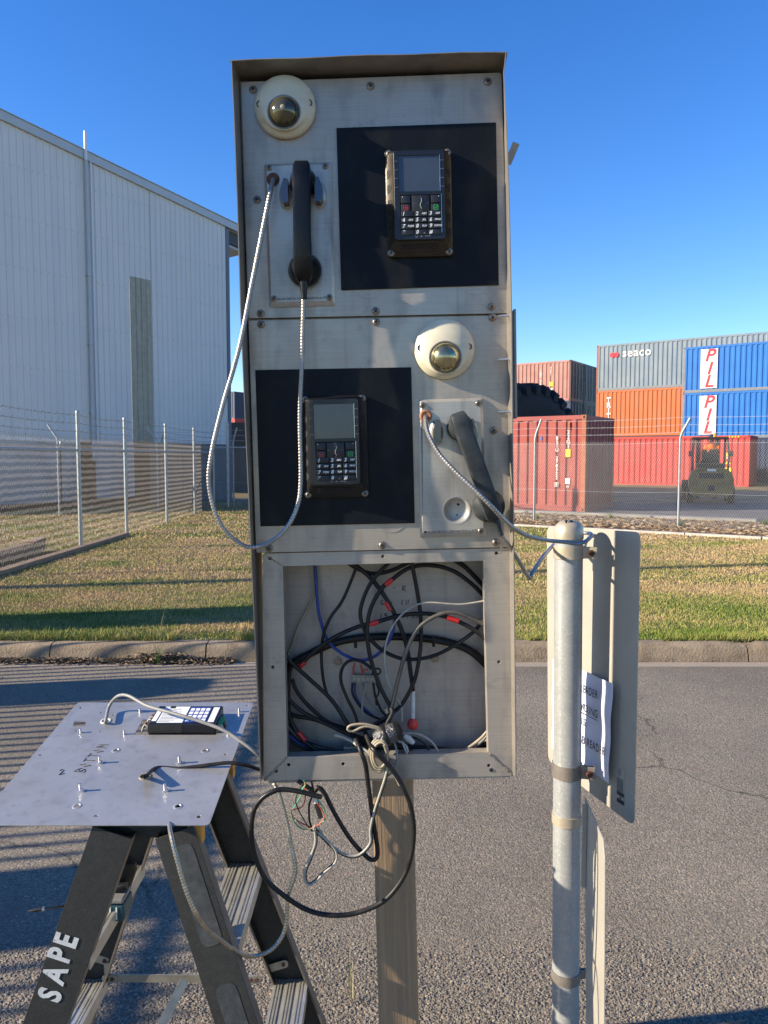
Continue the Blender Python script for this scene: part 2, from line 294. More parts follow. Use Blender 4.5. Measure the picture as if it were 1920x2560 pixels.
M['strawgrass'] = island_mat('straw_grass', [(.42, .33, .15), (.5, .42, .22), (.35, .28, .12)])

def corr_mat(name, col, dirt=.5, fade=None):
    return mat(name, col, .55, 0, col2=fade or tuple(c * .8 for c in col), vscale=.9, detail=8,
               streaks=(tuple(.35 * c + .05 for c in col), (5, 5, .5), dirt), rust=(.16, .075, .035), rustamt=.68, rscale=2.2)

# ---------------------------------------------------------------- mesh helpers
def rounded(pts, r, n=5):
    out = []
    k = len(pts)
    for i in range(k):
        p0, p1, p2 = Vector(pts[i - 1]), Vector(pts[i]), Vector(pts[(i + 1) % k])
        a = (p0 - p1).normalized(); b_ = (p2 - p1).normalized()
        for j in range(n + 1):
            t = j / n; q = p1 + a * r * (1 - t) ** 2 + b_ * r * t ** 2
            out.append((q.x, q.y))
    return out
def circ(cx, cy, r, n=16): return [(cx + r * math.cos(2 * math.pi * i / n), cy + r * math.sin(2 * math.pi * i / n)) for i in range(n)]

class MB:
    def __init__(s): s.v = []; s.f = []
    def add(s, vs, fs):
        o = len(s.v); s.v += [tuple(p) for p in vs]; s.f += [tuple(i + o for i in f) for f in fs]; return s
    def box(s, lo, hi, bev=0):
        x0, y0, z0 = lo; x1, y1, z1 = hi
        if bev:
            bm = bmesh.new(); bmesh.ops.create_cube(bm, size=1)
            for v in bm.verts: v.co = Vector(((x0 + x1) / 2 + v.co.x * (x1 - x0), (y0 + y1) / 2 + v.co.y * (y1 - y0), (z0 + z1) / 2 + v.co.z * (z1 - z0)))
            bmesh.ops.bevel(bm, geom=bm.edges[:], offset=bev, segments=2, affect='EDGES', profile=.5)
            bm.verts.index_update(); s.add([v.co for v in bm.verts], [[v.index for v in f.verts] for f in bm.faces]); bm.free(); return s
        vs = [(x0, y0, z0), (x1, y0, z0), (x1, y1, z0), (x0, y1, z0), (x0, y0, z1), (x1, y0, z1), (x1, y1, z1), (x0, y1, z1)]
        return s.add(vs, [(0, 3, 2, 1), (4, 5, 6, 7), (0, 1, 5, 4), (1, 2, 6, 5), (2, 3, 7, 6), (3, 0, 4, 7)])
    def xform(s, m):
        s.v = [tuple(m @ Vector(p)) for p in s.v]; return s
    def tube(s, pts, r, n=8, cap=True, radii=None):
        pts = [Vector(p) for p in pts]; k = len(pts)
        T = [(pts[min(i + 1, k - 1)] - pts[max(i - 1, 0)]).normalized() for i in range(k)]
        up = Vector((0, 0, 1)) if abs(T[0].z) < .9 else Vector((1, 0, 0))
        nrm = T[0].cross(up).normalized(); vs = []
        for i in range(k):
            nrm = (nrm - T[i] * nrm.dot(T[i])).normalized(); bn = T[i].cross(nrm)
            rr = radii[i] if radii else r
            for j in range(n):
                a = 2 * math.pi * j / n; vs.append(pts[i] + nrm * math.cos(a) * rr + bn * math.sin(a) * rr)
        fs = [(i * n + j, i * n + (j + 1) % n, (i + 1) * n + (j + 1) % n, (i + 1) * n + j) for i in range(k - 1) for j in range(n)]
        if cap: fs += [tuple(range(n))[::-1], tuple((k - 1) * n + j for j in range(n))]
        return s.add(vs, fs)
    def lathe(s, prof, n=32, axis='Y', c=(0, 0, 0), cap=True):
        # prof: (radius, height along axis [, dx, dz])
        vs = []
        for q in prof:
            r, h = q[0], q[1]; dx = q[2] if len(q) > 2 else 0; dz = q[3] if len(q) > 3 else 0
            for j in range(n):
                a = 2 * math.pi * j / n; x, z = r * math.cos(a) + dx, r * math.sin(a) + dz
                p = (x, h, z) if axis == 'Y' else ((x, z, h) if axis == 'Z' else (h, x, z))
                vs.append(Vector(p) + Vector(c))
        k = len(prof)
        fs = [(i * n + j, i * n + (j + 1) % n, (i + 1) * n + (j + 1) % n, (i + 1) * n + j) for i in range(k - 1) for j in range(n)]
        if cap: fs += [tuple(range(n)), tuple((k - 1) * n + j for j in range(n))]
        return s.add(vs, fs)
    def prism(s, poly, d, a=0.0, plane='XZ'):
        # polygon extruded from a to a+d along the normal axis
        def mk(p, h): return (p[0], h, p[1]) if plane == 'XZ' else ((p[0], p[1], h) if plane == 'XY' else (h, p[0], p[1]))
        n = len(poly); vs = [mk(p, a) for p in poly] + [mk(p, a + d) for p in poly]
        return s.add(vs, [tuple(range(n)), tuple(range(2 * n - 1, n - 1, -1))] + [(i, (i + 1) % n, n + (i + 1) % n, n + i) for i in range(n)])
    def bar(s, a, b, w, t, side=Vector((0, 0, 1))):
        a, b = Vector(a), Vector(b); d = (b - a).normalized(); x = d.cross(side).normalized(); y = x.cross(d).normalized()
        vs = [p + x * sx * w / 2 + y * sy * t / 2 for p in (a, b) for sx, sy in ((-1, -1), (1, -1), (1, 1), (-1, 1))]
        return s.add(vs, [(0, 1, 2, 3), (7, 6, 5, 4), (0, 4, 5, 1), (1, 5, 6, 2), (2, 6, 7, 3), (3, 7, 4, 0)])
    def mesh(s, name, smooth=None):
        me = bpy.data.meshes.new(name); me.from_pydata(s.v, [], s.f)
        bm = bmesh.new(); bm.from_mesh(me); bmesh.ops.recalc_face_normals(bm, faces=bm.faces); bm.to_mesh(me); bm.free()
        if smooth is not None:
            me.polygons.foreach_set('use_smooth', [True] * len(me.polygons)); me.set_sharp_from_angle(angle=R(smooth))
        return me
    def build(s, name, m, parent=None, smooth=None, label=None):
        return put(name, s.mesh(name, smooth), m, parent, label)

def put(name, me, m, parent=None, label=None, loc=None):
    if m is not None and not me.materials: me.materials.append(M[m] if isinstance(m, str) else m)
    o = bpy.data.objects.new(name, me); COL.objects.link(o)
    if parent is not None: o.parent = parent
    if loc is not None: o.location = loc
    if label: o['label'] = label
    return o
def tag(o, label=None, cat=None, group=None, kind=None):
    if label: o['label'] = label
    if cat: o['category'] = cat
    if group: o['group'] = group
    if kind: o['kind'] = kind
    return o
def thing(name, label, cat, mw=None, loc=(0, 0, 0), group=None):
    o = bpy.data.objects.new(name, None); COL.objects.link(o); o.empty_display_size = .1
    if mw is not None: o.matrix_world = mw
    else: o.location = loc
    return tag(o, label, cat, group)
def dup(o, parent=None):
    c = o.copy(); COL.objects.link(c)
    if parent is not None: c.parent = parent
    for ch in [x for x in bpy.data.objects if x.parent == o]: dup(ch, c)
    return c
def curve_plate(outer, holes, t, bevel=0, plane='XZ', at=0.0):
    """sheet with real holes; plane XZ: front face at y=at-t.. (thickness t towards the back at `at`)"""
    cu = bpy.data.curves.new('c', 'CURVE'); cu.dimensions = '2D'; cu.fill_mode = 'BOTH'; cu.extrude = max(t / 2 - bevel, 1e-5); cu.bevel_depth = bevel; cu.bevel_resolution = 1
    if bevel: cu.offset = -bevel
    for lp in [outer] + list(holes):
        sp = cu.splines.new('POLY'); sp.points.add(len(lp) - 1)
        for q, p in zip(sp.points, lp): q.co = (p[0], p[1], 0, 1)
        sp.use_cyclic_u = True
    ob = bpy.data.objects.new('c', cu); me = bpy.data.meshes.new_from_object(ob)
    bpy.data.objects.remove(ob); bpy.data.curves.remove(cu)
    if plane == 'XZ': me.transform(Matrix.Translation((0, at, 0)) @ Matrix.Rotation(R(90), 4, 'X'))
    else: me.transform(Matrix.Translation((0, 0, at)))
    me.materials.clear()
    return me
TXT = {}
def text_mesh(s, size, shear=0.0, bold=0.0, align='CENTER', line=1.0, ext=0.0, sp=1.0):
    k = (s, size, shear, bold, align, line, ext, sp)
    if k in TXT: return TXT[k]
    cu = bpy.data.curves.new('t', 'FONT'); cu.body = s; cu.size = size; cu.shear = shear; cu.offset = bold; cu.extrude = ext
    cu.align_x = align; cu.align_y = 'CENTER'; cu.space_line = line; cu.space_character = sp; cu.resolution_u = 3
    ob = bpy.data.objects.new('t', cu); me = bpy.data.meshes.new_from_object(ob)
    bpy.data.objects.remove(ob); bpy.data.curves.remove(cu); me.materials.clear()
    me.transform(Matrix.Rotation(R(90), 4, 'X'))      # reads in the XZ plane, facing -Y
    TXT[k] = me; return me
def text(name, s, size, m, parent, loc, rot=0.0, **kw):
    sx = kw.pop('sx', 1)
    me = text_mesh(s, size, **kw)
    o = put(name, me, m, parent, loc=loc); o.rotation_euler = (0, rot, 0); o.scale = (sx, 1, 1)
    return o
def smooth_path(pts, step=0.01):
    pts = [Vector(p) for p in pts]
    if len(pts) < 3: return pts
    P0 = [pts[0] * 2 - pts[1]] + pts + [pts[-1] * 2 - pts[-2]]; out = []
    for i in range(1, len(P0) - 2):
        a, b_, c, d = P0[i - 1:i + 3]; n = max(2, int((c - b_).length / step))
        for j in range(n):
            t = j / n
            out.append(.5 * ((2 * b_) + (c - a) * t + (2 * a - 5 * b_ + 4 * c - d) * t * t + (3 * b_ - a - 3 * c + d) * t ** 3))
    out.append(pts[-1]); return out
def ribbed(pts, r, pitch=.0062, n=10, depth=.13):
    path = smooth_path(pts, .004); L_ = [0]
    for i in range(1, len(path)): L_.append(L_[-1] + (path[i] - path[i - 1]).length)
    tot = L_[-1]; q = pitch / 4; k = int(tot / q); out = []; rad = []; j = 0
    for i in range(k + 1):
        s_ = i * q
        while j < len(L_) - 2 and L_[j + 1] < s_: j += 1
        t = (s_ - L_[j]) / max(1e-9, L_[j + 1] - L_[j]); out.append(path[j].lerp(path[j + 1], min(1, t)))
        rad.append(r * (1, 1, 1 - depth, 1 - depth)[i % 4])
    return MB().tube(out, r, n, True, rad)

# ---------------------------------------------------------------- ground, road, kerb, verge
YG0 = G(960, 1667).y; YK = G(960, 1652).y
def zverge(Y): return .125 + max(0, Y - 6.2) * .005
road = MB(); road.add([(-60, -25, 0), (60, -25, 0), (60, YG0, 0), (-60, YG0, 0)], [(0, 1, 2, 3)])
tag(road.build('road', 'asphalt'), 'grey asphalt road surface', kind='structure')
g_ = MB().add([(-400, -300, -.06), (400, -300, -.06), (400, 900, -.06), (-400, 900, -.06)], [(0, 1, 2, 3)])
tag(g_.build('terrain', 'soil'), kind='structure')
gt = MB().add([(-60, YG0, .001), (60, YG0, .001), (60, YK, -.012), (-60, YK, -.012)], [(0, 1, 2, 3)])
tag(gt.build('gutter', 'gutter'), kind='structure')
# kerb: cast segments with recessed joints
kerb = bpy.data.objects.new('kerb', None); COL.objects.link(kerb); kerb['kind'] = 'structure'; kerb.location = (0, YK, 0)
prof = [(-.0, -.05), (.012, .0), (.035, .085), (.05, .112), (.075, .125), (.14, .128), (.19, .126), (.19, -.05)]
xs = [-14, -11.6, -9.1, -6.6]
x = -4.1
while x < 8: xs.append(x); x += random.uniform(1.15, 1.9)
xs += [9.5, 12, 15]
for a, b_ in zip(xs[:-1], xs[1:]):
    mb = MB(); n = 26; vs = []
    for i in range(n + 1):
        xx = a + .006 + (b_ - a - .012) * i / n
        chip = 0
        if abs(xx - 1.95) < .10: chip = .05
        if abs(xx - 2.95) < .09: chip = .018
        for (py_, pz) in prof:
            e = random.uniform(-.004, .004) if .03 < py_ < .18 else 0
            vs.append((xx, py_ + e - (0), pz + e * .7 - (chip * random.uniform(.5, 1.2) if pz > .08 and py_ < .15 else 0)))
    k = len(prof)
    fs = [(i * k + j, i * k + j + 1, (i + 1) * k + j + 1, (i + 1) * k + j) for i in range(n) for j in range(k - 1)] + [tuple(range(k)), tuple(n * k + j for j in range(k))]
    mb.add(vs, fs).build('kerb_segment', 'concrete', kerb, 50)
# verge
nx, ny = 120, 90; vs = []
for j in range(ny + 1):
    Y = YK + .185 + (60 - YK) * (j / ny) ** 2
    for i in range(nx + 1):
        X = -45 + 90 * i / nx
        vs.append((X, Y, zverge(Y) + (.004 * math.sin(X * 1.7 + Y) * math.sin(Y * 2.1) if j else 0)))
fs = [(j * (nx + 1) + i, j * (nx + 1) + i + 1, (j + 1) * (nx + 1) + i + 1, (j + 1) * (nx + 1) + i) for j in range(ny) for i in range(nx)]
tag(MB().add(vs, fs).build('verge', 'soil', None, 80), kind='structure')

U = Vector((.832, -.555, 0)).normalized(); V = Vector((-U.y, U.x, 0))
F0 = Vector((3.44, 17.6, 0))                 # right fence passes here along U
def fu(s, v=0.0, z=0.0): q = F0 + U * s + V * v; return Vector((q.x, q.y, z))
# yard paving beyond the right fence and mulch strip
ZY = .22
yd = MB(); a, b_, c, d = fu(-26, 2.2, ZY), fu(90, 2.2, ZY), fu(90, 130, ZY), fu(-26, 130, ZY); yd.add([a, b_, c, d], [(0, 1, 2, 3)])
tag(yd.build('yard_paving', 'yard_asphalt'), 'dark asphalt yard behind the right fence', kind='structure')
ms = MB(); vs = []; n = 120
for i in range(n + 1):
    s_ = -3 + 40 * i / n
    for v_, z_ in ((-1.0, .178), (-.4, .205), (.4, .225), (1.2, .228), (2.3, .215)):
        p = fu(s_, v_); vs.append((p.x, p.y, z_ + .012 * math.sin(s_ * 3 + v_ * 5)))
fs = [(i * 5 + j, i * 5 + j + 1, (i + 1) * 5 + j + 1, (i + 1) * 5 + j) for i in range(n) for j in range(4)]
tag(MB().add(vs, fs).build('leaf_litter_strip', 'mulch_base', None, 80), kind='structure')
# litter leaves
def scatter_quads(npts, posf, size, name, m, flat=.5, label=None):
    v = []; f = []
    for i in range(npts):
        p, s_ = posf(i); s_ *= random.uniform(.6, 1.4) * size
        rot = Matrix.Rotation(random.uniform(0, 6.28), 3, 'Z') @ Matrix.Rotation(random.gauss(0, flat), 3, 'X')
        o = len(v)
        for q in ((-.5, -.18, 0), (0, -.22, .1), (.5, 0, 0), (0, .22, .05)): v.append(tuple(p + rot @ (Vector(q) * s_)))
        f.append((o, o + 1, o + 2, o + 3))
    me = bpy.data.meshes.new(name); me.from_pydata(v, [], f)
    return tag(put(name, me, m), label, None, None, 'stuff')
scatter_quads(16000, lambda i: (fu(random.uniform(-2, 12), random.uniform(-.95, 2.1), .222 + random.uniform(-.01, .03)), 1), .085, 'leaf_litter', 'litter', label='dry tan leaf litter along the foot of the right fence')
# pale edging and slab
ed = bpy.data.objects.new('edging', None); COL.objects.link(ed); tag(ed, 'pale concrete mowing edge between lawn and leaf litter', 'edging')
s_ = -4
while s_ < 22:
    l_ = random.uniform(1.2, 2.4); o = random.uniform(-.02, .02)
    a = fu(s_, -1.06 + o, .165); b2 = fu(s_ + l_ - .02, -1.06 + o + random.uniform(-.02, .02), .165)
    MB().bar(a, b2, .10, .10).build('edging_piece', 'white_edging', ed); s_ += l_
sb = MB().bar(fu(-20, 2.25, .19), fu(4.35, 2.25, .19), .35, .22)
tag(sb.build('concrete_footing', 'slab'), 'rough concrete footing under the nearest red container', 'footing')

# grass blades (one mesh)
def blades(name, n, fX, hmin, hmax, wd, m='blades', label=None):
    p = fX(n); n = len(p)
    ang = np.random.uniform(0, 2 * np.pi, n); h = np.random.uniform(hmin, hmax, n); lean = np.random.normal(0, .45, (n, 2)) * h[:, None]
    w_ = wd * np.random.uniform(.6, 1.3, n)
    dx = np.cos(ang) * w_ / 2; dy = np.sin(ang) * w_ / 2
    A = p.copy(); A[:, 0] -= dx; A[:, 1] -= dy; B = p.copy(); B[:, 0] += dx; B[:, 1] += dy
    C = p.copy(); C[:, 0] += lean[:, 0]; C[:, 1] += lean[:, 1]; C[:, 2] += h
    co = np.stack([A, B, C], 1).reshape(-1).astype(np.float32)
    me = bpy.data.meshes.new(name); me.vertices.add(3 * n); me.vertices.foreach_set('co', co)
    me.loops.add(3 * n); me.loops.foreach_set('vertex_index', np.arange(3 * n, dtype=np.int32))
    me.polygons.add(n); me.polygons.foreach_set('loop_start', np.arange(0, 3 * n, 3, dtype=np.int32)); me.polygons.foreach_set('loop_total', np.full(n, 3, dtype=np.int32))
    me.update(); me.validate()
    return tag(put(name, me, m), label, None, None, 'stuff')
def verge_pts(y0, y1):
    def f(n):
        Y = np.random.uniform(y0, y1, n); X = np.random.uniform(-1, 1, n) * (.54 * Y + .4)
        keep = (((X - F0.x) * V.x + (Y - F0.y) * V.y) < -1.12) | (X < 0)
        keep &= ~((X > -1.1 + 0) & (X < .9) & (Y < 12) & (np.abs(X) < .13 * Y * .9))   # nothing seen behind the kiosk, thinner there
        X, Y = X[keep], Y[keep]
        Z = .125 + np.maximum(0, Y - 6.2) * .005
        return np.stack([X, Y, Z], 1)
    return f
ya = YK + .19
blades('lawn_grass', 150000, verge_pts(ya, 9), .009, .030, .006, label='short patchy lawn grass behind the kerb')
blades('lawn_grass', 130000, verge_pts(9, 14), .012, .034, .010, label='dry tan and green lawn in the middle of the verge')
blades('lawn_grass', 110000, verge_pts(14, 25), .015, .042, .018, label='dry lawn grass far across the verge')
def edge_pts(n):
    X = np.random.uniform(-4, 4, n); X = X[(np.sin(X * 5) + np.sin(X * 2.3 + 1)) > -.9]; n = len(X)
    return np.stack([X, YK + .15 + np.random.exponential(.09, n), np.full(n, .12)], 1)
blades('kerb_edge_grass', 16000, edge_pts, .03, .085, .006, label='longer tufts of grass hanging over the kerb')
# dead clippings in the gutter, left
def clip(i):
    X = -3.2 + 2.0 * random.random() ** .8; return Vector((X, YK - random.expovariate(30), random.uniform(-.005, .03))), 1
scatter_quads(3200, clip, .030, 'gutter_debris', 'litter_dark', .5, 'dry leaves and clippings lying in the left gutter')
def clip2(i): return Vector((-1.75 + random.gauss(0, .10), YK - .03 + random.gauss(0, .03), random.uniform(0, .06))), 1
scatter_quads(500, clip2, .045, 'gutter_debris', 'litter_dark', 1.0, 'small heap of dry grass against the kerb')
# coarse aggregate in the nearest road surface: real chips
def chip_mesh(n, region, smin, smax):
    p = region(n); n = len(p)
    base = np.array([[1, 0, 0], [-.5, .86, 0], [-.5, -.86, 0], [0.1, 0, .8]])
    tri = np.array([[0, 1, 3], [1, 2, 3], [2, 0, 3]])
    a = np.random.uniform(0, 6.28, n); s = np.random.uniform(smin, smax, n); sy = np.random.uniform(.6, 1.1, n); hz = np.random.uniform(.45, 1.0, n)
    bx = base[None, :, 0] * s[:, None]; by = base[None, :, 1] * (s * sy)[:, None]; bz = base[None, :, 2] * (s * hz)[:, None]
    X = bx * np.cos(a)[:, None] - by * np.sin(a)[:, None] + p[:, None, 0]; Y = bx * np.sin(a)[:, None] + by * np.cos(a)[:, None] + p[:, None, 1]; Z = bz + p[:, None, 2] - .0005
    co = np.stack([X, Y, Z], 2).reshape(-1).astype(np.float32)
    idx = (tri[None] + (np.arange(n) * 4)[:, None, None]).reshape(-1).astype(np.int32)
    me = bpy.data.meshes.new('aggregate'); me.vertices.add(4 * n); me.vertices.foreach_set('co', co)
    me.loops.add(len(idx)); me.loops.foreach_set('vertex_index', idx); me.polygons.add(3 * n)
    me.polygons.foreach_set('loop_start', np.arange(0, len(idx), 3, dtype=np.int32)); me.polygons.foreach_set('loop_total', np.full(3 * n, 3, dtype=np.int32)); me.update()
    return me
def reg(n):
    Y = 1.95 + 3.6 * np.random.uniform(0, 1, n) ** 1.5; X = np.random.uniform(-1, 1, n) * .56 * Y
    return np.stack([X, Y, np.zeros(n)], 1)
tag(put('road_aggregate', chip_mesh(170000, reg, .0017, .0042), 'chips'), 'exposed stone chips in the road surface', None, None, 'stuff')
def reg2(n):
    Y = np.random.uniform(1.8, 2.75, n) ; X = np.random.uniform(-1, 1, n) * .6 * Y
    k = (Y + .05 * np.sin(X * 7) + np.random.normal(0, .06, n)) < 2.42
    return np.stack([X[k], Y[k], np.full(k.sum(), .001)], 1)
tag(put('loose_gravel', chip_mesh(60000, reg2, .0035, .0078), 'chips'), 'coarser worn gravel in the foreground of the road', None, None, 'stuff')

# ---------------------------------------------------------------- fences
def chainlink(name, a, b_, z0, z1, c, r, m, parent, z0b=None):
    a, b_ = Vector(a), Vector(b_); L_ = (b_ - a).length; d = (b_ - a).normalized(); n = int(L_ / c); k = int((z1 - z0) / c)
    nrm = Vector((-d.y, d.x, 0)); V_ = []; F_ = []
    z0b = z0 if z0b is None else z0b
    for i in range(n):
        o = len(V_); jit = random.uniform(-.16, .16) * c if m == 'wire_dark' else random.uniform(-.08, .08) * c
        for j in range(k + 1):
            s_ = (i + (j % 2)) * c; zb = z0 + (z0b - z0) * s_ / L_
            p = a + d * s_; off = .25 * c * (1 if j % 2 else -1) * .3
            p = Vector((p.x, p.y, zb + j * (z1 - zb) / k + jit)) + nrm * off
            V_ += [tuple(p + nrm * r), tuple(p + d * r * .87 - nrm * r * .5), tuple(p - d * r * .87 - nrm * r * .5)]
        for j in range(k):
            q = o + 3 * j
            F_ += [(q, q + 1, q + 4, q + 3), (q + 1, q + 2, q + 5, q + 4), (q + 2, q, q + 3, q + 5)]
        # twisted barb ends above the top
        q = len(V_); s_ = (i + (k % 2)) * c; p = a + d * s_
        V_ += [(p.x, p.y, z1), (p.x + d.x * r * 2, p.y + d.y * r * 2, z1), (p.x + d.x * c * .3, p.y + d.y * c * .3, z1 + c * .9)]; F_.append((q, q + 1, q + 2))
    me = bpy.data.meshes.new(name); me.from_pydata(V_, [], F_)
    o = put(name, me, m, parent); o['kind'] = 'stuff'; return o
def wire_line(name, a, b_, r, m, parent, sag=.03, barbs=0):
    a, b_ = Vector(a), Vector(b_); n = 10
    pts = [a.lerp(b_, i / n) - Vector((0, 0, sag * 4 * (i / n) * (1 - i / n))) for i in range(n + 1)]
    mb = MB().tube(pts, r, 5)
    if barbs:
        L_ = (b_ - a).length; k = int(L_ / barbs)
        for i in range(k):
            t = (i + .5) / k; p = a.lerp(b_, t) - Vector((0, 0, sag * 4 * t * (1 - t)))
            mb.bar(p + Vector((.012, .01, .02)), p - Vector((.012, .01, .02)), r * 1.6, r * 1.6, Vector((1, 0, 0)))
    return mb.build(name, m, parent, 60)
# right fence (one thing, its own origin)
fr = thing('chain_link_fence', 'galvanised chain link fence with cranked posts and barbed wire before the containers', 'fence', loc=tuple(fu(0)))
def rel(o, p): return Vector(p) - o.location
ks = range(-5, 5); SP = 3.17
for k in ks:
    b0 = fu(k * SP, 0, zverge(fu(k * SP).y) + .03)
    bend = b0 + Vector((0, 0, 1.86)); tip = bend + Vector((.13, -.05, .46)) if k < 1 else bend + Vector((.16, -.08, .40))
    MB().tube([rel(fr, b0 - Vector((0, 0, .2))), rel(fr, b0 + Vector((0, 0, 1.7))), rel(fr, bend), rel(fr, bend.lerp(tip, .25) + Vector((-.01, 0, .02))), rel(fr, tip)], .024, 10).build('post', 'pole_white' if 0 else 'fence_galv', fr, 50)
a, b_ = fu(-4 * SP), fu(4 * SP)
for k in range(-4, 4):
    a, b_ = fu(k * SP), fu((k + 1) * SP)
    chainlink('wire_mesh', rel(fr, a), rel(fr, b_), zverge(a.y) + .04, 1.98, .046, .0025, 'wire', fr, zverge(b_.y) + .04)
    for z_, v_ in ((1.98, 0), (.95, 0)): wire_line('tension_wire', rel(fr, fu(k * SP, 0, z_)), rel(fr, fu((k + 1) * SP, 0, z_)), .003, 'wire', fr)
    for t_ in (.25, .6, .95):
        q = Vector((.13, -.05, .44)) * t_
        wire_line('barbed_wire', rel(fr, fu(k * SP, 0, 2.07)) + q, rel(fr, fu((k + 1) * SP, 0, 2.07)) + q, .0035, 'wire', fr, .03, .22)
# left fence running away from the camera
LFX = -4.95
fl = thing('chain_link_fence', 'chain link fence with straight posts and a top rail, running away left beside the lawn', 'fence', loc=(LFX, 12.5, 0))
ys = [7.0, 9.68, 12.5, 14.75, 17.5, 20.1, 22.4]
for Y in ys:
    z0 = zverge(Y); MB().tube([rel(fl, (LFX, Y, z0 - .2)), rel(fl, (LFX, Y, z0 + 2.22))], .032, 12).build('post', 'fence_galv', fl, 50)
    MB().lathe([(.034, 0), (.034, .02), (.02, .035), (0.001, .04)], 12, 'Z', rel(fl, (LFX, Y, z0 + 2.22))).build('post_cap', 'fence_galv', fl, 50)
for a, b_ in zip(ys[:-1], ys[1:]):
    chainlink('wire_mesh', rel(fl, (LFX - .03, a, 0)), rel(fl, (LFX - .03, b_, 0)), zverge(a) + .03, zverge(a) + 1.84, .05, .0029, 'wire_dark', fl)
    MB().tube([rel(fl, (LFX - .03, a, zverge(a) + 1.62)), rel(fl, (LFX - .03, b_, zverge(b_) + 1.62))], .02, 10).build('rail', 'fence_galv', fl, 50)
    wire_line('tension_wire', rel(fl, (LFX, a, zverge(a) + .9)), rel(fl, (LFX, b_, zverge(b_) + .9)), .003, 'wire_dark', fl)
    for t_ in (1.92, 2.05, 2.18): wire_line('barbed_wire', rel(fl, (LFX, a, zverge(a) + t_)), rel(fl, (LFX, b_, zverge(b_) + t_)), .0035, 'wire_dark', fl, .02, .22)
# back fence by the warehouse corner
fb = thing('chain_link_fence', 'low back fence with pipe rail in front of the warehouse corner', 'fence', loc=(-6, 22.6, 0))
pts_b = [(-10.2, 17.6), (-8.2, 19.4), (-6.3, 21.4), (-4.6, 22.7), (-2.0, 22.7), (.9, 19.9)]
for i, (X, Y) in enumerate(pts_b):
    z0 = zverge(Y)
    if i in (0, 1, 2):
        p0 = Vector((X, Y, z0)); bend = p0 + Vector((0, 0, 1.95)); tip = bend + Vector((-.26, .05, .36))
        MB().tube([rel(fb, p0), rel(fb, p0 + Vector((0, 0, 1.8))), rel(fb, bend), rel(fb, tip)], .026, 10).build('post', 'fence_galv', fb, 50)
    else:
        MB().tube([rel(fb, (X, Y, z0)), rel(fb, (X, Y, z0 + 2.5))], .045, 12).build('post', 'fence_galv', fb, 50)
for (a, b_) in zip(pts_b[:-1], pts_b[1:]):
    chainlink('wire_mesh', rel(fb, (*a, 0)), rel(fb, (*b_, 0)), .22, 2.0, .055, .0022, 'wire_dark', fb)
    MB().tube([rel(fb, (*a, 1.98)), rel(fb, (*b_, 1.98))], .02, 8).build('rail', 'fence_galv', fb, 50)
# timber log and bottom boards by the left fence
lg = thing('timber_beam', 'weathered timber beam lying behind the left fence', 'beam', loc=(-5.6, 11.6, .2))
MB().bar((.12, 4.1 - 11.6 + 8.1, .06), (-.0 + .15, -3.0, .04), .16, .16).build('beam_body', 'timber', lg)
MB().bar((.12, .62, .16), (.13, .2, .13), .17, .05).build('beam_splinter', 'timber', lg)
bb = tag(MB().bar((LFX + .03, 7.0, .15), (LFX + .03, 14.6, .185), .14, .10).build('garden_edging', 'timber'), 'brown timber edging under the left fence', 'edging')

# ---------------------------------------------------------------- warehouse
WC = Vector((-4.84, 24.0, 0)) * 1.13; WD = Vector((-.625, -.78, 0)).normalized(); WN = Vector((WD.y * -1, WD.x, 0))
if WN.dot(Vector((0, -1, 0))) < 0: WN = -WN
WL = 9.4
wh = thing('warehouse', 'large warehouse clad in pale grey ribbed sheets, left', 'building', loc=tuple(WC))
wh.rotation_euler = (0, 0, math.atan2(WD.y, WD.x))     # local x runs along the wall to the left, local y is into / out
wm = Matrix.Rotation(wh.rotation_euler.z, 3, 'Z')
side = 1 if (wm @ Vector((0, 1, 0))).dot(WN) > 0 else -1   # outward local y sign
def eave(s): return 9.68 + .135 * s
ZB = 2.15
def sheet(s0, s1, zb, zt_off=0, m='clad', nm='cladding_sheet', proud=0.0):
    rib = .19; pts = []; s = s0
    while s < s1 - 1e-6:
        e = min(rib, s1 - s)
        pts += [(s, 0), (s + .12 * e / rib, 0), (s + .135 * e / rib, .028), (s + .165 * e / rib, .028), (s + .18 * e / rib, 0)]; s += rib
    pts.append((s1, 0)); vs = []
    for (q, o) in pts: vs += [(q, side * (o + proud), zb), (q, side * (o + proud), (eave(q) if not zt_off else zt_off))]
    fs = [(2 * i, 2 * i + 2, 2 * i + 3, 2 * i + 1) for i in range(len(pts) - 1)]
    vs2 = [(x_, y_ - side * .002, z_) for x_, y_, z_ in vs]
    return MB().add(vs, fs).build(nm, m, wh)
SK0, SK1 = None, None
def wall_s(px):      # wall parameter under a pixel column
    d = ray(px, 1000); t = d.x / d.y
    # (WC.x + WD.x s)/(WC.y + WD.y s) = t
    return (t * WC.y - WC.x) / (WD.x - t * WD.y)
sk1, sk0 = wall_s(330), wall_s(382)
s = .0
sheets = []
zsk = 0
d = ray(355, 695); Yq = (WC + WD * wall_s(355)).y; zsk = (CO + d * (Yq / d.y)).z
wd = .76
edges = [0]; 
while edges[-1] < sk0 - .3: edges.append(min(edges[-1] + wd, sk0)) 
edges[-1] = sk0
e = sk0
for a, b_ in zip(edges[:-1], edges[1:]): sheet(a, b_ , ZB)
sheet(sk0, sk1, ZB, zsk, 'skylight', 'translucent_sheet', .004)
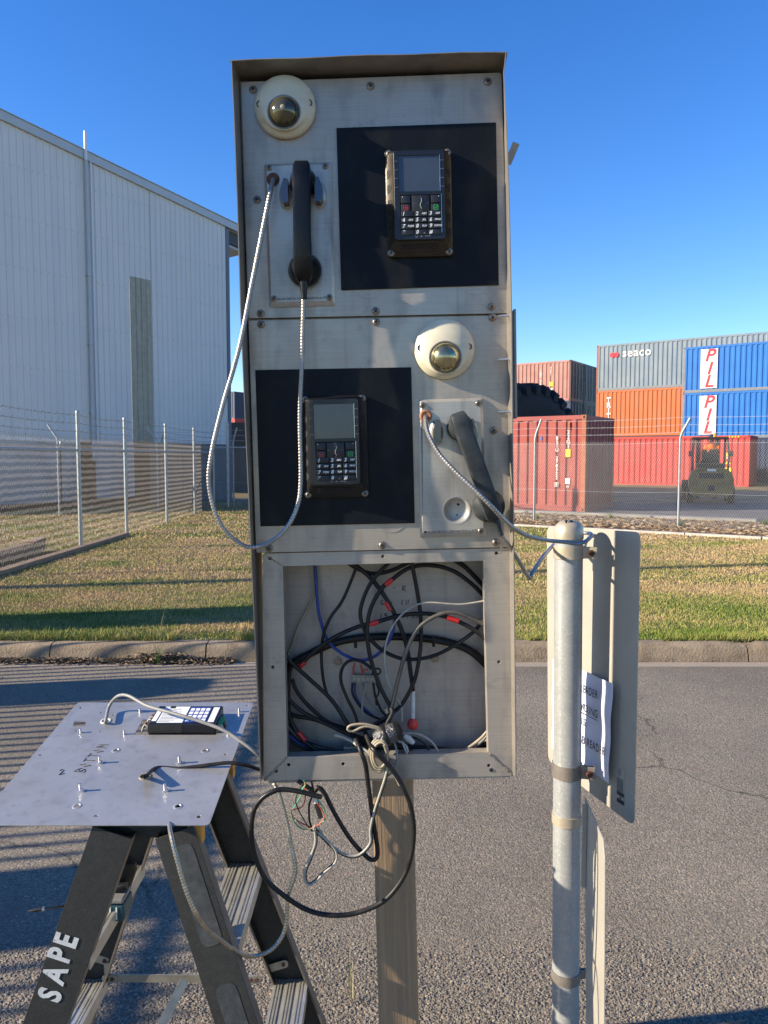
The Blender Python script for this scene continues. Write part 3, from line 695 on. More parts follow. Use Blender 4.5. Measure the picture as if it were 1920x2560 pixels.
# cladding above the skylight
pts = []; s = sk0
rib = .19; mb = MB(); vs = []
while s < sk1 - 1e-6:
    for q, o in ((s, 0), (s + .12, 0), (s + .135, .028), (s + .165, .028), (s + .18, 0)):
        if q < sk1: vs += [(q, side * (o + .001), zsk - .03), (q, side * (o + .001), eave(q))]
    s += rib
vs += [(sk1, side * .001, zsk - .03), (sk1, side * .001, eave(sk1))]
mb.add(vs, [(2 * i, 2 * i + 2, 2 * i + 3, 2 * i + 1) for i in range(len(vs) // 2 - 1)]).build('cladding_sheet', 'clad', wh)
s = sk1
while s < WL - .05: sheet(s, min(s + wd, WL), ZB); s += wd
# screw heads in rows
for z_ in np.arange(2.8, 12, 1.35):
    mb = MB(); any_ = False
    for s in np.arange(.15, WL, .19):
        if z_ < eave(s) - .3:
            any_ = True; mb.box((s - .012, side * .028 if side > 0 else -.04, z_ - .012), (s + .012, side * .04 if side > 0 else -.028, z_ + .012))
    if any_: mb.build('screw_row', 'clad_trim', wh)['kind'] = 'stuff'
# roof edge flashing, continues past the corner as a canopy
def fl_bar(s0, s1, zo, h, y0, y1, m, nm):
    z0, z1 = eave(s0) + zo, eave(s1) + zo; ya_, yb_ = sorted((side * y0, side * y1))
    vs = [(s0, ya_, z0), (s1, ya_, z1), (s1, yb_, z1), (s0, yb_, z0), (s0, ya_, z0 + h), (s1, ya_, z1 + h), (s1, yb_, z1 + h), (s0, yb_, z0 + h)]
    return MB().add(vs, [(0, 3, 2, 1), (4, 5, 6, 7), (0, 1, 5, 4), (1, 2, 6, 5), (2, 3, 7, 6), (3, 0, 4, 7)]).build(nm, m, wh)
fl_bar(-2.5, WL, -.06, .24, -.02, .09, 'clad_trim', 'barge_flashing')
fl_bar(-2.5, WL + .1, .185, .02, -8, .12, 'clad_trim', 'roof')
fl_bar(-2.5, -.02, -.50, .42, -.3, -.1, 'dark_steel', 'canopy_beam')
MB().tube([(-2.5, -side * .1, eave(-2.5) - .62), (.0, -side * .1, eave(0) - .62)], .06, 10).build('canopy_pipe', 'clad_trim', wh)
MB().box((-.14, min(-side * .2, side * .02), .1), (-.005, max(-side * .2, side * .02), 9.6)).build('corner_column', 'column', wh)
MB().box((-.0, min(-side * 8, 0), 2), (.02, max(-side * 8, 0), 9.6)).build('end_wall', 'clad', wh)
MB().box((WL - .02, min(-side * 8, 0), 0), (WL, max(-side * 8, 0), eave(WL) - .1)).build('end_wall', 'clad', wh)
MB().box((.0, min(-side * .25, -side * .03), 0), (WL, max(-side * .25, -side * .03), 2.0)).build('base_wall', 'dado', wh)
# lower wall bays (pixel columns -> wall parameter)
bays = [(-220, 141, 'dado', 1.62, .3), (146, 192, 'dado', 1.62, .3), (193, 228, 'brown_block', 1.60, .0), (231, 328, 'dado', 1.62, .36), (329, 366, 'brown_block', 1.9, 0), (367, 449, 'beige_block', 1.9, 0), (450, 560, 'block', 1.5, 0)]
for x0, x1, m_, h_, zb in bays:
    s1, s0 = wall_s(x0), wall_s(x1); ya_, yb_ = sorted((side * .03, side * .09))
    MB().box((s0, ya_, zb + .1), (s1, yb_, ZB - .0)).build('wall_panel', m_, wh)
for z_ in (.3,):
    s1, s0 = wall_s(-220), wall_s(329); ya_, yb_ = sorted((side * .0, side * .07)); MB().box((s0, ya_, .1), (s1, yb_, .42)).build('plinth', 'brown_block', wh)
# sheet joints in block bays
for k in range(1, 7):
    s0, s1 = wall_s(560), wall_s(450); ya_, yb_ = sorted((side * .09, side * .105)); z_ = .25 + k * .25
    MB().box((s0, ya_, z_ + .012), (s1, yb_, z_ + .238)).build('block_course', 'block', wh)
# downpipe and the white vent pipe above it
sp_ = wall_s(226)
MB().tube([(sp_, side * .10, 1.6), (sp_, side * .10, eave(sp_) - .1)], .05, 10).build('downpipe', 'clad_trim', wh, 50)
MB().tube([(sp_ - .16, side * .06, 2.0), (sp_ - .16, side * .06, eave(sp_) + .02)], .028, 10).build('downpipe', 'pole_white', wh, 50)
MB().tube([(sp_ + .02, side * .12, eave(sp_) - .1), (sp_ + .02, side * .12, eave(sp_) + .72)], .045, 10).build('vent_pipe', 'pole_white', wh, 50)
for z_ in (3, 5, 7): MB().box((sp_ - .08, min(side * .02, side * .16), z_), (sp_ + .08, max(side * .02, side * .16), z_ + .04)).build('pipe_bracket', 'clad_trim', wh)
tag(MB().box((-9.0, 33, .1), (-2.0, 36, 3.2)).build('dark_shed', 'dark_steel'), 'low dark shed beside the warehouse corner', 'shed')

# ---------------------------------------------------------------- shipping containers
def corrug(L_, H, per, dep, z0, z1):
    n = max(2, round(L_ / per)); p = L_ / n; prof = []
    for i in range(n):
        b0 = i * p; prof += [(b0, 0), (b0 + .33 * p, 0), (b0 + .5 * p, dep), (b0 + .83 * p, dep)]
    prof.append((L_, 0)); return prof
def container(corner_right, Lc, H, z0, m, label, group=None, post_m=None, doors=False, cat='container', door_m=None, rails=None):
    """corner_right: ground point of the front face's right-hand bottom corner; runs back along -U"""
    root = thing('shipping_container', label, cat, loc=(corner_right.x, corner_right.y, z0), group=group)
    root.rotation_euler = (0, 0, math.atan2(U.y, U.x))
    Wc = 2.44; pm = post_m or m; rl = rails or m
    zt = H - .12; zb = .16
    def corr_face(a, dirv, L_, nrm, nm, mm):
        prof = corrug(L_, H, .278, .036, zb, zt); vs = []
        for q, o in prof:
            p = Vector(a) + Vector(dirv) * q - Vector(nrm) * (o + .004); vs += [(p.x, p.y, zb), (p.x, p.y, zt)]
        return MB().add(vs, [(2 * i, 2 * i + 2, 2 * i + 3, 2 * i + 1) for i in range(len(prof) - 1)]).build(nm, mm, root)
    corr_face((-Lc + .1, 0, 0), (1, 0, 0), Lc - .2, (0, -1, 0), 'side_wall', m)
    corr_face((-Lc + .1, Wc, 0), (1, 0, 0), Lc - .2, (0, 1, 0), 'side_wall', m)
    corr_face((-Lc, .1, 0), (0, 1, 0), Wc - .2, (-1, 0, 0), 'end_wall', m)
    if doors:
        dm = door_m or m
        for k in range(2):
            y0 = .1 + k * (Wc - .2) / 2; d_ = MB().box((-.05, y0 + .01, zb), (-.02, y0 + (Wc - .2) / 2 - .01, zt)).build('door', dm, root)
            for q in (.25, .85): MB().tube([(0.0, y0 + q, zb + .03), (0.0, y0 + q, zt - .03)], .018, 6).build('locking_bar', 'fence_galv', d_)
            for zz in (.35, .95, 1.6, 2.2): MB().box((-.02, y0 + .05, zz), (.0, y0 + (Wc - .2) / 2 - .05, zz + .05)).build('door_rib', dm, d_)
    else: corr_face((0, .1, 0), (0, 1, 0), Wc - .2, (1, 0, 0), 'end_wall', m)
    MB().box((-Lc + .02, .02, H - .06), (-.02, Wc - .02, H - .03)).build('roof', m, root)
    for (y0, y1) in ((0, .07), (Wc - .07, Wc)):
        MB().box((-Lc + .1, y0, zt), (-.1, y1, H - .005)).build('top_rail', m, root)
        MB().box((-Lc + .1, y0, 0.005), (-.1, y1, zb)).build('bottom_rail', rl, root)
    for x0, x1 in ((-Lc, -Lc + .07), (-.07, 0)):
        MB().box((x0, .12, zt), (x1, Wc - .12, H - .005)).build('top_rail', m, root)
        MB().box((x0, .12, .005), (x1, Wc - .12, zb)).build('bottom_rail', rl, root)
    for x0 in (-Lc, -.12):
        for y0 in (0, Wc - .12):
            MB().box((x0, y0, .12), (x0 + .12, y0 + .12, H - .12), .006).build('corner_post', pm, root)
            for zz in (0, H - .12):
                MB().box((x0 - .004, y0 - .004, zz), (x0 + .124, y0 + .124, zz + .12), .008).build('corner_casting', pm, root)
                MB().box((x0 + .035, y0 - .006, zz + .03), (x0 + .085, y0 - .0, zz + .09)).build('casting_slot', 'dark', root)
    return root
M['c_red_near'] = corr_mat('faded_red_paint', (.26, .034, .024), .4, (.30, .06, .042))
M['c_red'] = corr_mat('bright_red_paint', (.44, .028, .020), .35, (.38, .045, .032))
M['c_orange'] = corr_mat('orange_paint', (.50, .105, .020), .35, (.44, .12, .035))
M['c_grey'] = corr_mat('blue_grey_paint', (.14, .185, .22), .4, (.19, .225, .24))
M['c_blue'] = corr_mat('blue_paint', (.006, .115, .40), .3, (.012, .14, .43))
M['c_pink'] = corr_mat('faded_maroon_paint', (.30, .115, .085), .4, (.38, .19, .145))
M['c_navy'] = corr_mat('navy_paint', (.015, .03, .075), .3)
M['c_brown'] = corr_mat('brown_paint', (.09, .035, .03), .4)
M['c_rust'] = mat('rusted_corner_post', (.27, .08, .04), .8, 0, col2=(.36, .14, .065), vscale=6, detail=9, rust=(.20, .09, .05), rustamt=.55, rscale=9)
M['c_rail'] = mat('grey_rail', (.20, .21, .22), .6, 0, var=.3, vscale=4)
H20 = 2.59; HC = 2.9
def uw(px, Y): p = P(px, 1149, Y); return Vector((p.x, p.y, 0))
nc = uw(1464, 20.55)
c1 = container(nc, 6.06, H20, ZY, 'c_red_near', 'near faded red container with a rusty orange corner post, right behind the fence', post_m='c_rust')
def vtext(name, s_, size, m_, par, x0, z0, dy=-.009, line=.82, bold=.003, **kw):
    n = len(s_)
    for i, ch in enumerate(s_):
        if ch != ' ': text(name, ch, size, m_, par, (x0, dy, z0 + ((n - 1) / 2 - i) * size * line), bold=bold, **kw)
M['paint_white'] = mat('white_lettering', (.70, .66, .60), .7, 0, var=.15, vscale=4)
M['paint_red'] = mat('red_lettering', (.62, .035, .05), .7)
M['sticker_yellow'] = mat('yellow_sticker', (.85, .62, .02), .6)
vtext('lettering', 'BSIU 278322', .125, 'paint_white', c1, -.80, 1.44, line=.86)
MB().box((-.855, -.010, .66), (-.745, -.006, .78)).build('check_digit_frame', 'paint_white', c1)
MB().box((-.845, -.013, .67), (-.755, -.010, .77)).build('check_digit_field', 'c_red_near', c1)
text('lettering', '5', .11, 'paint_white', c1, (-.80, -.015, .72), bold=.003)
vtext('lettering', '22G1', .15, 'paint_white', c1, -.485, 1.94, line=.86)
MB().box((-.55, -.012, 1.47), (-.42, -.006, 1.68)).build('sticker', 'sticker_yellow', c1)
text('lettering', 'CSC', .055, 'c_brown', c1, (-.485, -.014, 1.61)); text('lettering', 'SAFE', .045, 'c_brown', c1, (-.485, -.014, 1.54))
MB().box((-.55, -.012, .74), (-.42, -.006, .90)).build('sticker', 'paint_white', c1)
text('lettering', 'IICL', .055, 'c_red_near', c1, (-.485, -.014, .83)); text('lettering', '97', .09, 'paint_white', c1, (-.485, -.012, .66), bold=.002)
MB().box((-.50, -.03, 2.22), (-.44, -.005, 2.42)).build('vent', 'c_rust', c1)
MB().box((-1.28, -.012, 1.92), (-1.23, -.006, 2.03)).build('sticker', 'c_blue', c1)
# far row
rc = uw(1874, 37.7)
c2 = container(rc, 12.19, H20, ZY, 'c_red', 'long bright red container on the ground behind the forklift', post_m='c_red')
for s_, sz, x0, z0 in (('CAIU', .16, -1.45, 2.0), ('269514', .16, -1.45, 1.25), ('22G1', .14, -.98, 2.05)): vtext('lettering', s_, sz, 'paint_white', c2, x0, z0, line=.8)
MB().box((-1.06, -.012, 1.55), (-.9, -.006, 1.73)).build('sticker', 'sticker_yellow', c2)
MB().box((-1.13, -.012, .62), (-.82, -.006, 1.0)).build('sticker', 'sticker_yellow', c2); text('lettering', '45', .14, 'c_brown', c2, (-.975, -.014, .88)); text('lettering', '28', .14, 'c_brown', c2, (-.975, -.014, .73))
MB().prism([(-1.10, 1.18), (-.84, 1.18), (-.97, 1.38)], .006, -.012).build('warning_triangle', 'sticker_yellow', c2)
MB().box((-1.05, -.012, 1.44), (-.90, -.006, 1.52)).build('sticker', 'paint_white', c2)
for i in range(4):
    x0 = -1.0 + i * .14; MB().prism([(x0, 2.49), (x0 + .06, 2.49), (x0 + .10, 2.56), (x0 + .04, 2.56)], .006, -.012).build('hazard_stripe', 'sticker_yellow', c2)
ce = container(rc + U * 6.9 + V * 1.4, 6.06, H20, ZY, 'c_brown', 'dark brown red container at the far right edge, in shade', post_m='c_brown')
# back row: grey over orange (40 ft, high cube)
bk = uw(1487, 50.0) + U * 12.19
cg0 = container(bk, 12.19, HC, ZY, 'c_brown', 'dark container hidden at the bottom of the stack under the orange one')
co_ = container(bk, 12.19, HC, ZY + HC, 'c_orange', 'orange container under the grey one, white vertical lettering at its left end', post_m='c_rust')
cgr = container(bk, 12.19, HC, ZY + 2 * HC, 'c_grey', 'grey blue container on top of the stack above the orange one', post_m='c_rust', rails='c_rail')
vtext('lettering', 'TRITON', .42, 'paint_white', co_, -11.35, 1.45, dy=-.02, line=.8, bold=.022)
text('lettering', 'seaco', .72, 'paint_white', cgr, (-9.65, -.02, 2.28), bold=.012, sp=1.1)
for dx in (0, .24):
    MB().lathe([(.16, -.022), (.16, -.018)], 20, 'Y', (-11.18 + dx, 0, 2.22)).build('logo', 'paint_red', cgr)
# blue pair in the front row
bl0 = uw(1702, 44.4)
for k, lab in ((2, 'upper blue container with a white panel of red letters'), (1, 'lower blue container with a white panel of red letters, under its twin')):
    c = container(bl0 + U * 12.19, 12.19, H20, ZY + k * H20, 'c_blue', lab, post_m='c_rail', rails='c_rail')
    MB().box((-11.25, -.03, .22), (-10.35 + .0, -.008, 2.40)).build('letter_panel', 'paint_white', c)
    for i, ch in enumerate('PIL'): text('lettering', ch, .95, 'paint_red', c, (-10.8, -.035, 2.02 - i * .72), shear=.25, bold=.02)
    for xx in (-6.4, -4.3): MB().box((xx, -.012, .01), (xx + .45, -.002, .13)).build('forklift_pocket', 'dark', c)
    text('lettering', 'PCIU', .5, 'paint_white', c, (-4.1, -.02, 2.05), bold=.02)
container(bl0 + U * 12.19, 12.19, H20, ZY, 'c_navy', 'dark blue container at the bottom of the front stack behind the red one')
# left stack: faded maroon on top, doors to the right, navy neighbours
ps = uw(1424, 49.7)
cp_ = container(ps, 12.19, H20, ZY + 2 * H20, 'c_pink', 'faded maroon container on top of the left stack, its doors coloured dark for shade', doors=True, door_m='c_brown', post_m='c_brown')  # dark brown on the doors carries the shade of the end face
vtext('lettering', 'TGHU 4187261', .17, 'paint_white', cp_, -2.05, 1.3, line=.74, bold=.004)
vtext('lettering', '45R1', .18, 'paint_white', cp_, -1.35, 1.95, line=.8); MB().box((-1.45, -.012, .98), (-1.22, -.006, 1.25)).build('sticker', 'sticker_yellow', cp_); MB().box((-1.45, -.012, .62), (-1.22, -.006, .85)).build('sticker', 'paint_white', cp_)
container(ps, 12.19, H20, ZY + H20, 'c_navy', 'navy container under the faded maroon one', doors=True, door_m='c_navy')
container(ps, 12.19, H20, ZY, 'c_navy', 'lowest navy container of the left stack', doors=True)
container(ps + V * 2.55, 12.19, H20, ZY + 2 * H20, 'c_navy', 'navy container behind the faded maroon one, top layer, white label on its door', doors=True, door_m='c_navy')
container(ps + V * 2.55, 12.19, H20, ZY + H20, 'c_navy', 'navy container in the middle layer behind the maroon stack', doors=True)
container(ps + V * 2.55, 12.19, H20, ZY, 'c_navy', 'navy container at the bottom behind the maroon stack', doors=True)
# far stack seen between warehouse and kiosk
fs_ = P(588, 1149, 75); fs_.z = 0
for k in range(3):
    container(fs_ , 6.06, H20, ZY + 5.4 - 2.6 + k * 0 + (k - 1) * H20, ('c_brown', 'c_red', 'c_navy')[k], ('brown container low in the distant stack beside the warehouse', 'red container in the distant stack beside the warehouse', 'navy container on top of the distant stack beside the warehouse')[k])

# ---------------------------------------------------------------- giant tyre
ty = thing('mining_tyre', 'giant black mining tyre with chunky tread rising behind the near red container', 'tyre', loc=tuple(P(1298, 1142, 24.8)))
ty.rotation_euler = (R(4), R(-6), R(36))
Rt, Wt = 2.22, 1.25
MB().lathe([(1.1, -Wt / 2 + .08), (1.7, -Wt / 2 - .02), (2.0, -Wt / 2 + .02), (Rt - .10, -Wt / 2 + .16), (Rt - .08, 0), (Rt - .10, Wt / 2 - .16), (2.0, Wt / 2 - .02), (1.7, Wt / 2 + .02), (1.1, Wt / 2 - .08), (1.08, 0), (1.1, -Wt / 2 + .08)], 72, 'Y', cap=False).build('carcass', 'tyre', ty, 50)
lug = None
for i in range(30):
    for sgn in (-1, 1):
        a = 2 * math.pi * (i + (.5 if sgn > 0 else 0)) / 30
        if lug is None:
            pts = [(.03, -.11), (.48, -.15), (.64, -.12), (.64, .085), (.48, .10), (.03, .05)]
            mbl = MB(); vs = []
            for r_ in (Rt - .14, Rt + .12):
                for (yy, tt) in pts:
                    rr = r_ - (.10 if yy > .5 else 0) ; vs.append((rr, yy, tt * (1 if r_ < Rt else .9)))
            n = len(pts); mbl.add(vs, [tuple(range(n)), tuple(range(2 * n - 1, n - 1, -1))] + [(j, (j + 1) % n, n + (j + 1) % n, n + j) for j in range(n)])
            lug = mbl.mesh('tread_lug')
        o = put('tread_lug', lug, 'tyre', ty); o.matrix_basis = Matrix.Rotation(a, 4, 'Y') @ Matrix.Diagonal((1, sgn, 1, 1))

# ---------------------------------------------------------------- forklift and driver
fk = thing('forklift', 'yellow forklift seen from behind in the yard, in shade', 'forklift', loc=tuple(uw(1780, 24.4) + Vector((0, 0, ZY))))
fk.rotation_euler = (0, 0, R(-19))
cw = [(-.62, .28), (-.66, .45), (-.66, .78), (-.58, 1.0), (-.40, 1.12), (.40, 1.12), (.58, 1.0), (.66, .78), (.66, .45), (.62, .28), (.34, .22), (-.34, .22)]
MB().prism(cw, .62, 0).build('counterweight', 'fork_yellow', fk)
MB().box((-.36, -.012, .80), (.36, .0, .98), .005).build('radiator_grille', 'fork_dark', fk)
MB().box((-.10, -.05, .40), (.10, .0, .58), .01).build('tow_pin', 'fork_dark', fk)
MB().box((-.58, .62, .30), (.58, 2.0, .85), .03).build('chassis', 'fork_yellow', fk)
MB().box((-.42, .3, 1.12), (.42, 1.1, 1.28), .04).build('engine_cover', 'fork_dark', fk)
for sx in (-1, 1):
    for y0, r_, w_ in ((.35, .29, .20), (1.75, .36, .26)):
        wv = MB().lathe([(r_ * .55, -w_ / 2), (r_ * .95, -w_ / 2), (r_, -w_ / 2 + .03), (r_, w_ / 2 - .03), (r_ * .95, w_ / 2), (r_ * .55, w_ / 2)], 24, 'X', (0, 0, 0)).build('wheel', 'tyre', fk, 50)
        wv.location = (sx * (.60 if r_ < .3 else .68), y0, r_ - .01)
        MB().lathe([(r_ * .5, -w_ / 2 - .01), (r_ * .5, w_ / 2 + .01)], 16, 'X').build('rim', 'fork_yellow', wv, 50)
    MB().tube([(sx * .52, .55, 1.05), (sx * .54, .62, 1.5), (sx * .50, .78, 2.08)], .035, 8).build('guard_post', 'fork_dark', fk, 50)
    MB().tube([(sx * .50, 1.9, .8), (sx * .50, 1.62, 2.08)], .032, 8).build('guard_post', 'fork_dark', fk, 50)
    MB().box((sx * .30 - .07, 1.98, .1), (sx * .30 + .07, 2.1, 2.15)).build('mast_rail', 'fork_dark', fk)
    MB().box((sx * .25 - .06, 2.1, .06), (sx * .25 + .06, 3.1, .10)).build('fork', 'fork_dark', fk)
    MB().box((sx * .62 - .05, .62, 1.50), (sx * .62 + .05, .66, 1.68), .01).build('mirror', 'fork_dark', fk)
MB().box((-.54, .74, 2.07), (-.48, 1.66, 2.13)).box((.48, .74, 2.07), (.54, 1.66, 2.13)).box((-.54, .72, 2.07), (.54, .78, 2.13)).box((-.54, 1.6, 2.07), (.54, 1.66, 2.13)).build('guard_roof', 'fork_dark', fk)
for k in range(6): MB().box((-.48 + k * .16 + .05, .78, 2.08), (-.48 + k * .16 + .09, 1.6, 2.12)).build('guard_bar', 'fork_dark', fk)
MB().box((-.26, .95, 1.26), (.26, 1.35, 1.36), .03).box((-.24, .86, 1.30), (.24, .96, 1.75), .03).build('seat', 'fork_dark', fk)
MB().lathe([(.05, 0), (.05, .09), (.03, .12)], 14, 'Z', (.12, .75, 2.13)).build('beacon', 'lamp_orange', fk)
MB().box((-.13, -.016, 1.03), (.13, -.004, 1.10)).build('number_plate', 'label_white', fk)
def skin_body(name, joints, edges, m, parent=None, sub=2):
    me = bpy.data.meshes.new(name); me.from_pydata([j[0] for j in joints], edges, [])
    o = bpy.data.objects.new(name, me); COL.objects.link(o)
    sk = o.modifiers.new('s', 'SKIN'); me.skin_vertices[0].data[0].use_root = True
    for i, j in enumerate(joints): me.skin_vertices[0].data[i].radius = j[1] if isinstance(j[1], tuple) else (j[1], j[1])
    ss = o.modifiers.new('u', 'SUBSURF'); ss.levels = sub; ss.render_levels = sub
    me.materials.append(M[m])
    if parent is not None: o.parent = parent
    return o
pr = thing('person', 'forklift driver in an orange hi-vis shirt and dark cap, seated, seen from behind', 'person', loc=tuple(uw(1778, 25.3) + Vector((0, 0, ZY + 1.36))))
skin_body('body', [((0, 0, .05), (.17, .14)), ((0, .0, .22), (.16, .12)), ((0, -.01, .42), (.19, .12)), ((0, 0, .54), (.07, .07)), ((0, .02, .62), (.055, .06)), ((-.19, 0, .47), .07), ((-.27, .06, .26), .055), ((-.20, .32, .20), .045), ((.19, 0, .47), .07), ((.27, .06, .26), .055), ((.20, .32, .20), .045), ((-.11, .18, .03), .09), ((-.13, .48, .0), .075), ((-.13, .54, -.42), .055), ((.11, .18, .03), .09), ((.13, .48, .0), .075), ((.13, .54, -.42), .055)],
          [(0, 1), (1, 2), (2, 3), (3, 4), (2, 5), (5, 6), (6, 7), (2, 8), (8, 9), (9, 10), (0, 11), (11, 12), (12, 13), (0, 14), (14, 15), (15, 16)], 'hivis', pr)
MB().lathe([(.02, -.125), (.06, -.115), (.085, -.07), (.095, 0), (.092, .05), (.06, .10), (.01, .115)], 20, 'Z', (0, .02, .73)).build('head', 'skin', pr, 60)
MB().lathe([(.098, -.01), (.10, .04), (.085, .09), (.04, .125), (.005, .13)], 20, 'Z', (0, .02, .745)).box((-.08, .10, .745), (.08, .20, .76), .005).build('cap', 'navy_cloth', pr, 60)

# ---------------------------------------------------------------- the kiosk frame of reference
KY = 1.58; ROLL = -1.45
MK = Matrix.Translation((.045, KY, 0)) @ Matrix.Rotation(R(ROLL), 4, 'Y')
MKi = MK.inverted()
def K(px, py, wv=0.0):
    """point of the kiosk's own frame under a photo pixel, wv metres in front of the panel plane"""
    o = MKi @ CO; d = MKi.to_3x3() @ ray(px, py); t = (-wv - o.y) / d.y; return o + d * t
def KW(px, py, wv=0.0): return MK @ K(px, py, wv)
def kthing(name, label, cat, px, py, wv=0.0, group=None, rot=0.0):
    p = K(px, py, wv)
    return thing(name, label, cat, MK @ Matrix.Translation(p) @ Matrix.Rotation(rot, 4, 'Y'), group=group)
kiosk = thing('kiosk', 'tall leaning stainless steel intercom kiosk with an open wiring box, on a square post', 'kiosk', MK)

def screw_mesh(r, h=.0035):
    mb = MB().lathe([(r * 1.25, 0), (r * 1.25, -.0012), (r, -.0014), (r * .96, -h * .6), (r * .7, -h), (r * .1, -h * 1.05)], 18, 'Y'); return mb.mesh('screw', 40)
def cross_mesh(r, h):
    return MB().box((-r, -h, -r * .26), (r, -h + .001, r * .26)).box((-r * .26, -h - .0001, -r), (r * .26, -h + .0009, r)).mesh('screw_slot')
SM, SX = screw_mesh(.0068), cross_mesh(.0038, .0042)
SM2, SX2 = screw_mesh(.0052, .003), cross_mesh(.003, .0036)
def screw(parent, x, z, y=0.0, big=True, m='screw', rot=None):
    s_ = put('screw', SM if big else SM2, None, parent, loc=(x, y, z))
    if not s_.data.materials: s_.data.materials.append(M['screw'])
    s_.rotation_euler = (0, random.uniform(0, 3) if rot is None else rot, 0)
    q = put('screw_slot', SX if big else SX2, 'dark', s_)
    return s_
def xz(p): return (p.x, p.z)
# panels
def kpanel(corners, holes=(), t=.003, wv=.002, m='panel', rad=.006, bev=.0006, nm='panel', parent=None):
    c = [xz(K(px, py, wv)) for px, py in corners]
    hs = [circ(*xz(K(px, py, wv)), r_) for px, py, r_ in holes]
    me = curve_plate(rounded(c, rad), hs, t, bev, 'XZ', -wv + t / 2)
    return put(nm, me, m, parent or kiosk)
kpanel([(602, 205), (1254, 181), (1271, 783), (621, 796)], nm='upper_panel', wv=.004)
kpanel([(621, 801), (1271, 788), (1275, 1368), (640, 1382)], nm='lower_panel', wv=.004)
for px, py in ((633, 225), (926, 216), (1219, 205), (643, 500), (652, 784), (939, 778), (1229, 767), (653, 811), (940, 805), (1231, 794), (1234, 1076), (673, 1370), (955, 1363), (1239, 1356)):
    p = K(px, py, .004); screw(kiosk, p.x, p.z, -.004)
# round blanking patches below the black sheets
for px, py, par in ((922, 705, 0), (1188, 695, 0), (695, 1298, 0), (978, 1290, 0)):
    p = K(px, py, .004); put('blanking_disc', curve_plate(circ(p.x, p.z, .034, 40), [circ(p.x, p.z, .0325, 40)], .0008, 0, 'XZ', -.0046), 'frame', kiosk)
# body box behind: sides, top, back
tl, tr, bl_, br_ = K(597, 196), K(1259, 172), K(653, 1957), K(1282, 1942)
ZT, ZBm = (tl.z + tr.z) / 2, (bl_.z + br_.z) / 2
XL = (tl.x + bl_.x) / 2; XR = (tr.x + br_.x) / 2
D = .100
# inner frame (behind the panels, dark gaps show between it and the hood)
MB().box((XL + .004, .006, K(960, 1375).z), (XR - .004, .012, ZT - .006)).build('mounting_frame', 'hood', kiosk)
# open box front frame: four mitred folded strips
o4 = [K(657, 1384), K(1277, 1370), K(1283, 1940), K(659, 1953)]
i4 = [K(707, 1416), K(1209, 1402), K(1221, 1882), K(718, 1892)]
names = ['top_member', 'right_member', 'bottom_member', 'left_member']
hol = {0: [(675, 1396), (957, 1391), (1241, 1383)], 2: [(722, 1912), (858, 1910), (1222, 1914)], 3: [(682, 1668), (690, 1927)], 1: [(1247, 1655), (1228, 1925)]}
for i in range(4):
    j = (i + 1) % 4; c = [xz(o4[i]), xz(o4[j]), xz(i4[j]), xz(i4[i])]
    cc = Vector((sum(p[0] for p in c) / 4, sum(p[1] for p in c) / 4))
    c = [tuple(cc + (Vector(p) - cc) * .9985) for p in c]
    hs = [circ(*xz(K(px, py)), .0036, 12) for px, py in hol[i] if not (px in (690, 1228))]
    put(names[i], curve_plate(c, hs, .002, .0003, 'XZ', .001), 'frame', kiosk)
    # return lip folded into the box
    a, b2 = i4[i], i4[j]
    MB().add([(a.x, .002, a.z), (b2.x, .002, b2.z), (b2.x, .028, b2.z), (a.x, .028, a.z)], [(0, 1, 2, 3)]).build('return_lip', 'frame', kiosk)
for px, py in ((690, 1927), (1228, 1925)):
    p = K(px, py); MB().lathe([(.004, -.0012), (.004, 0)], 12, 'Y', (p.x, 0, p.z)).build('bolt_hole', 'dark', kiosk)
# weld beads at the mitres
for i in (2, 3):
    a = o4[i]; b2 = i4[i]; pts = [a.lerp(b2, t / 22) + Vector((random.uniform(-.0008, .0008), -.0005, random.uniform(-.0008, .0008))) for t in range(1, 22)]
    MB().tube(pts, .0022, 6, True, [random.uniform(.0012, .003) for _ in pts]).build('weld_bead', 'hood', kiosk, 60)
# bottom face turned under
MB().box((XL + .012, .002, ZBm - .002), (XR - .006, D, ZBm + .001)).build('base_sheet', 'frame', kiosk)
for i in (0, 1): pass
# back wall, with bolts
bwz0, bwz1 = ZBm, K(960, 1384).z
MB().box((XL + .006, D - .004, ZBm), (XR - .006, D, ZT)).build('back_wall', 'boxback', kiosk)
for px, py in ((845, 1653), (1087, 1646)):
    p = K(px, py, -(D - .006)); b0 = MB().lathe([(.010, D - .004), (.010, D - .006), (.006, D - .0065), (.006, D - .012)], 12, 'Y', (p.x, 0, p.z)).build('bolt', 'screw', kiosk, 40)
# dividing shelf behind lower panel so the box reads closed
MB().box((XL + .006, .014, bwz1 + .01), (XR - .006, D - .006, bwz1 + .012)).build('divider', 'boxback', kiosk)
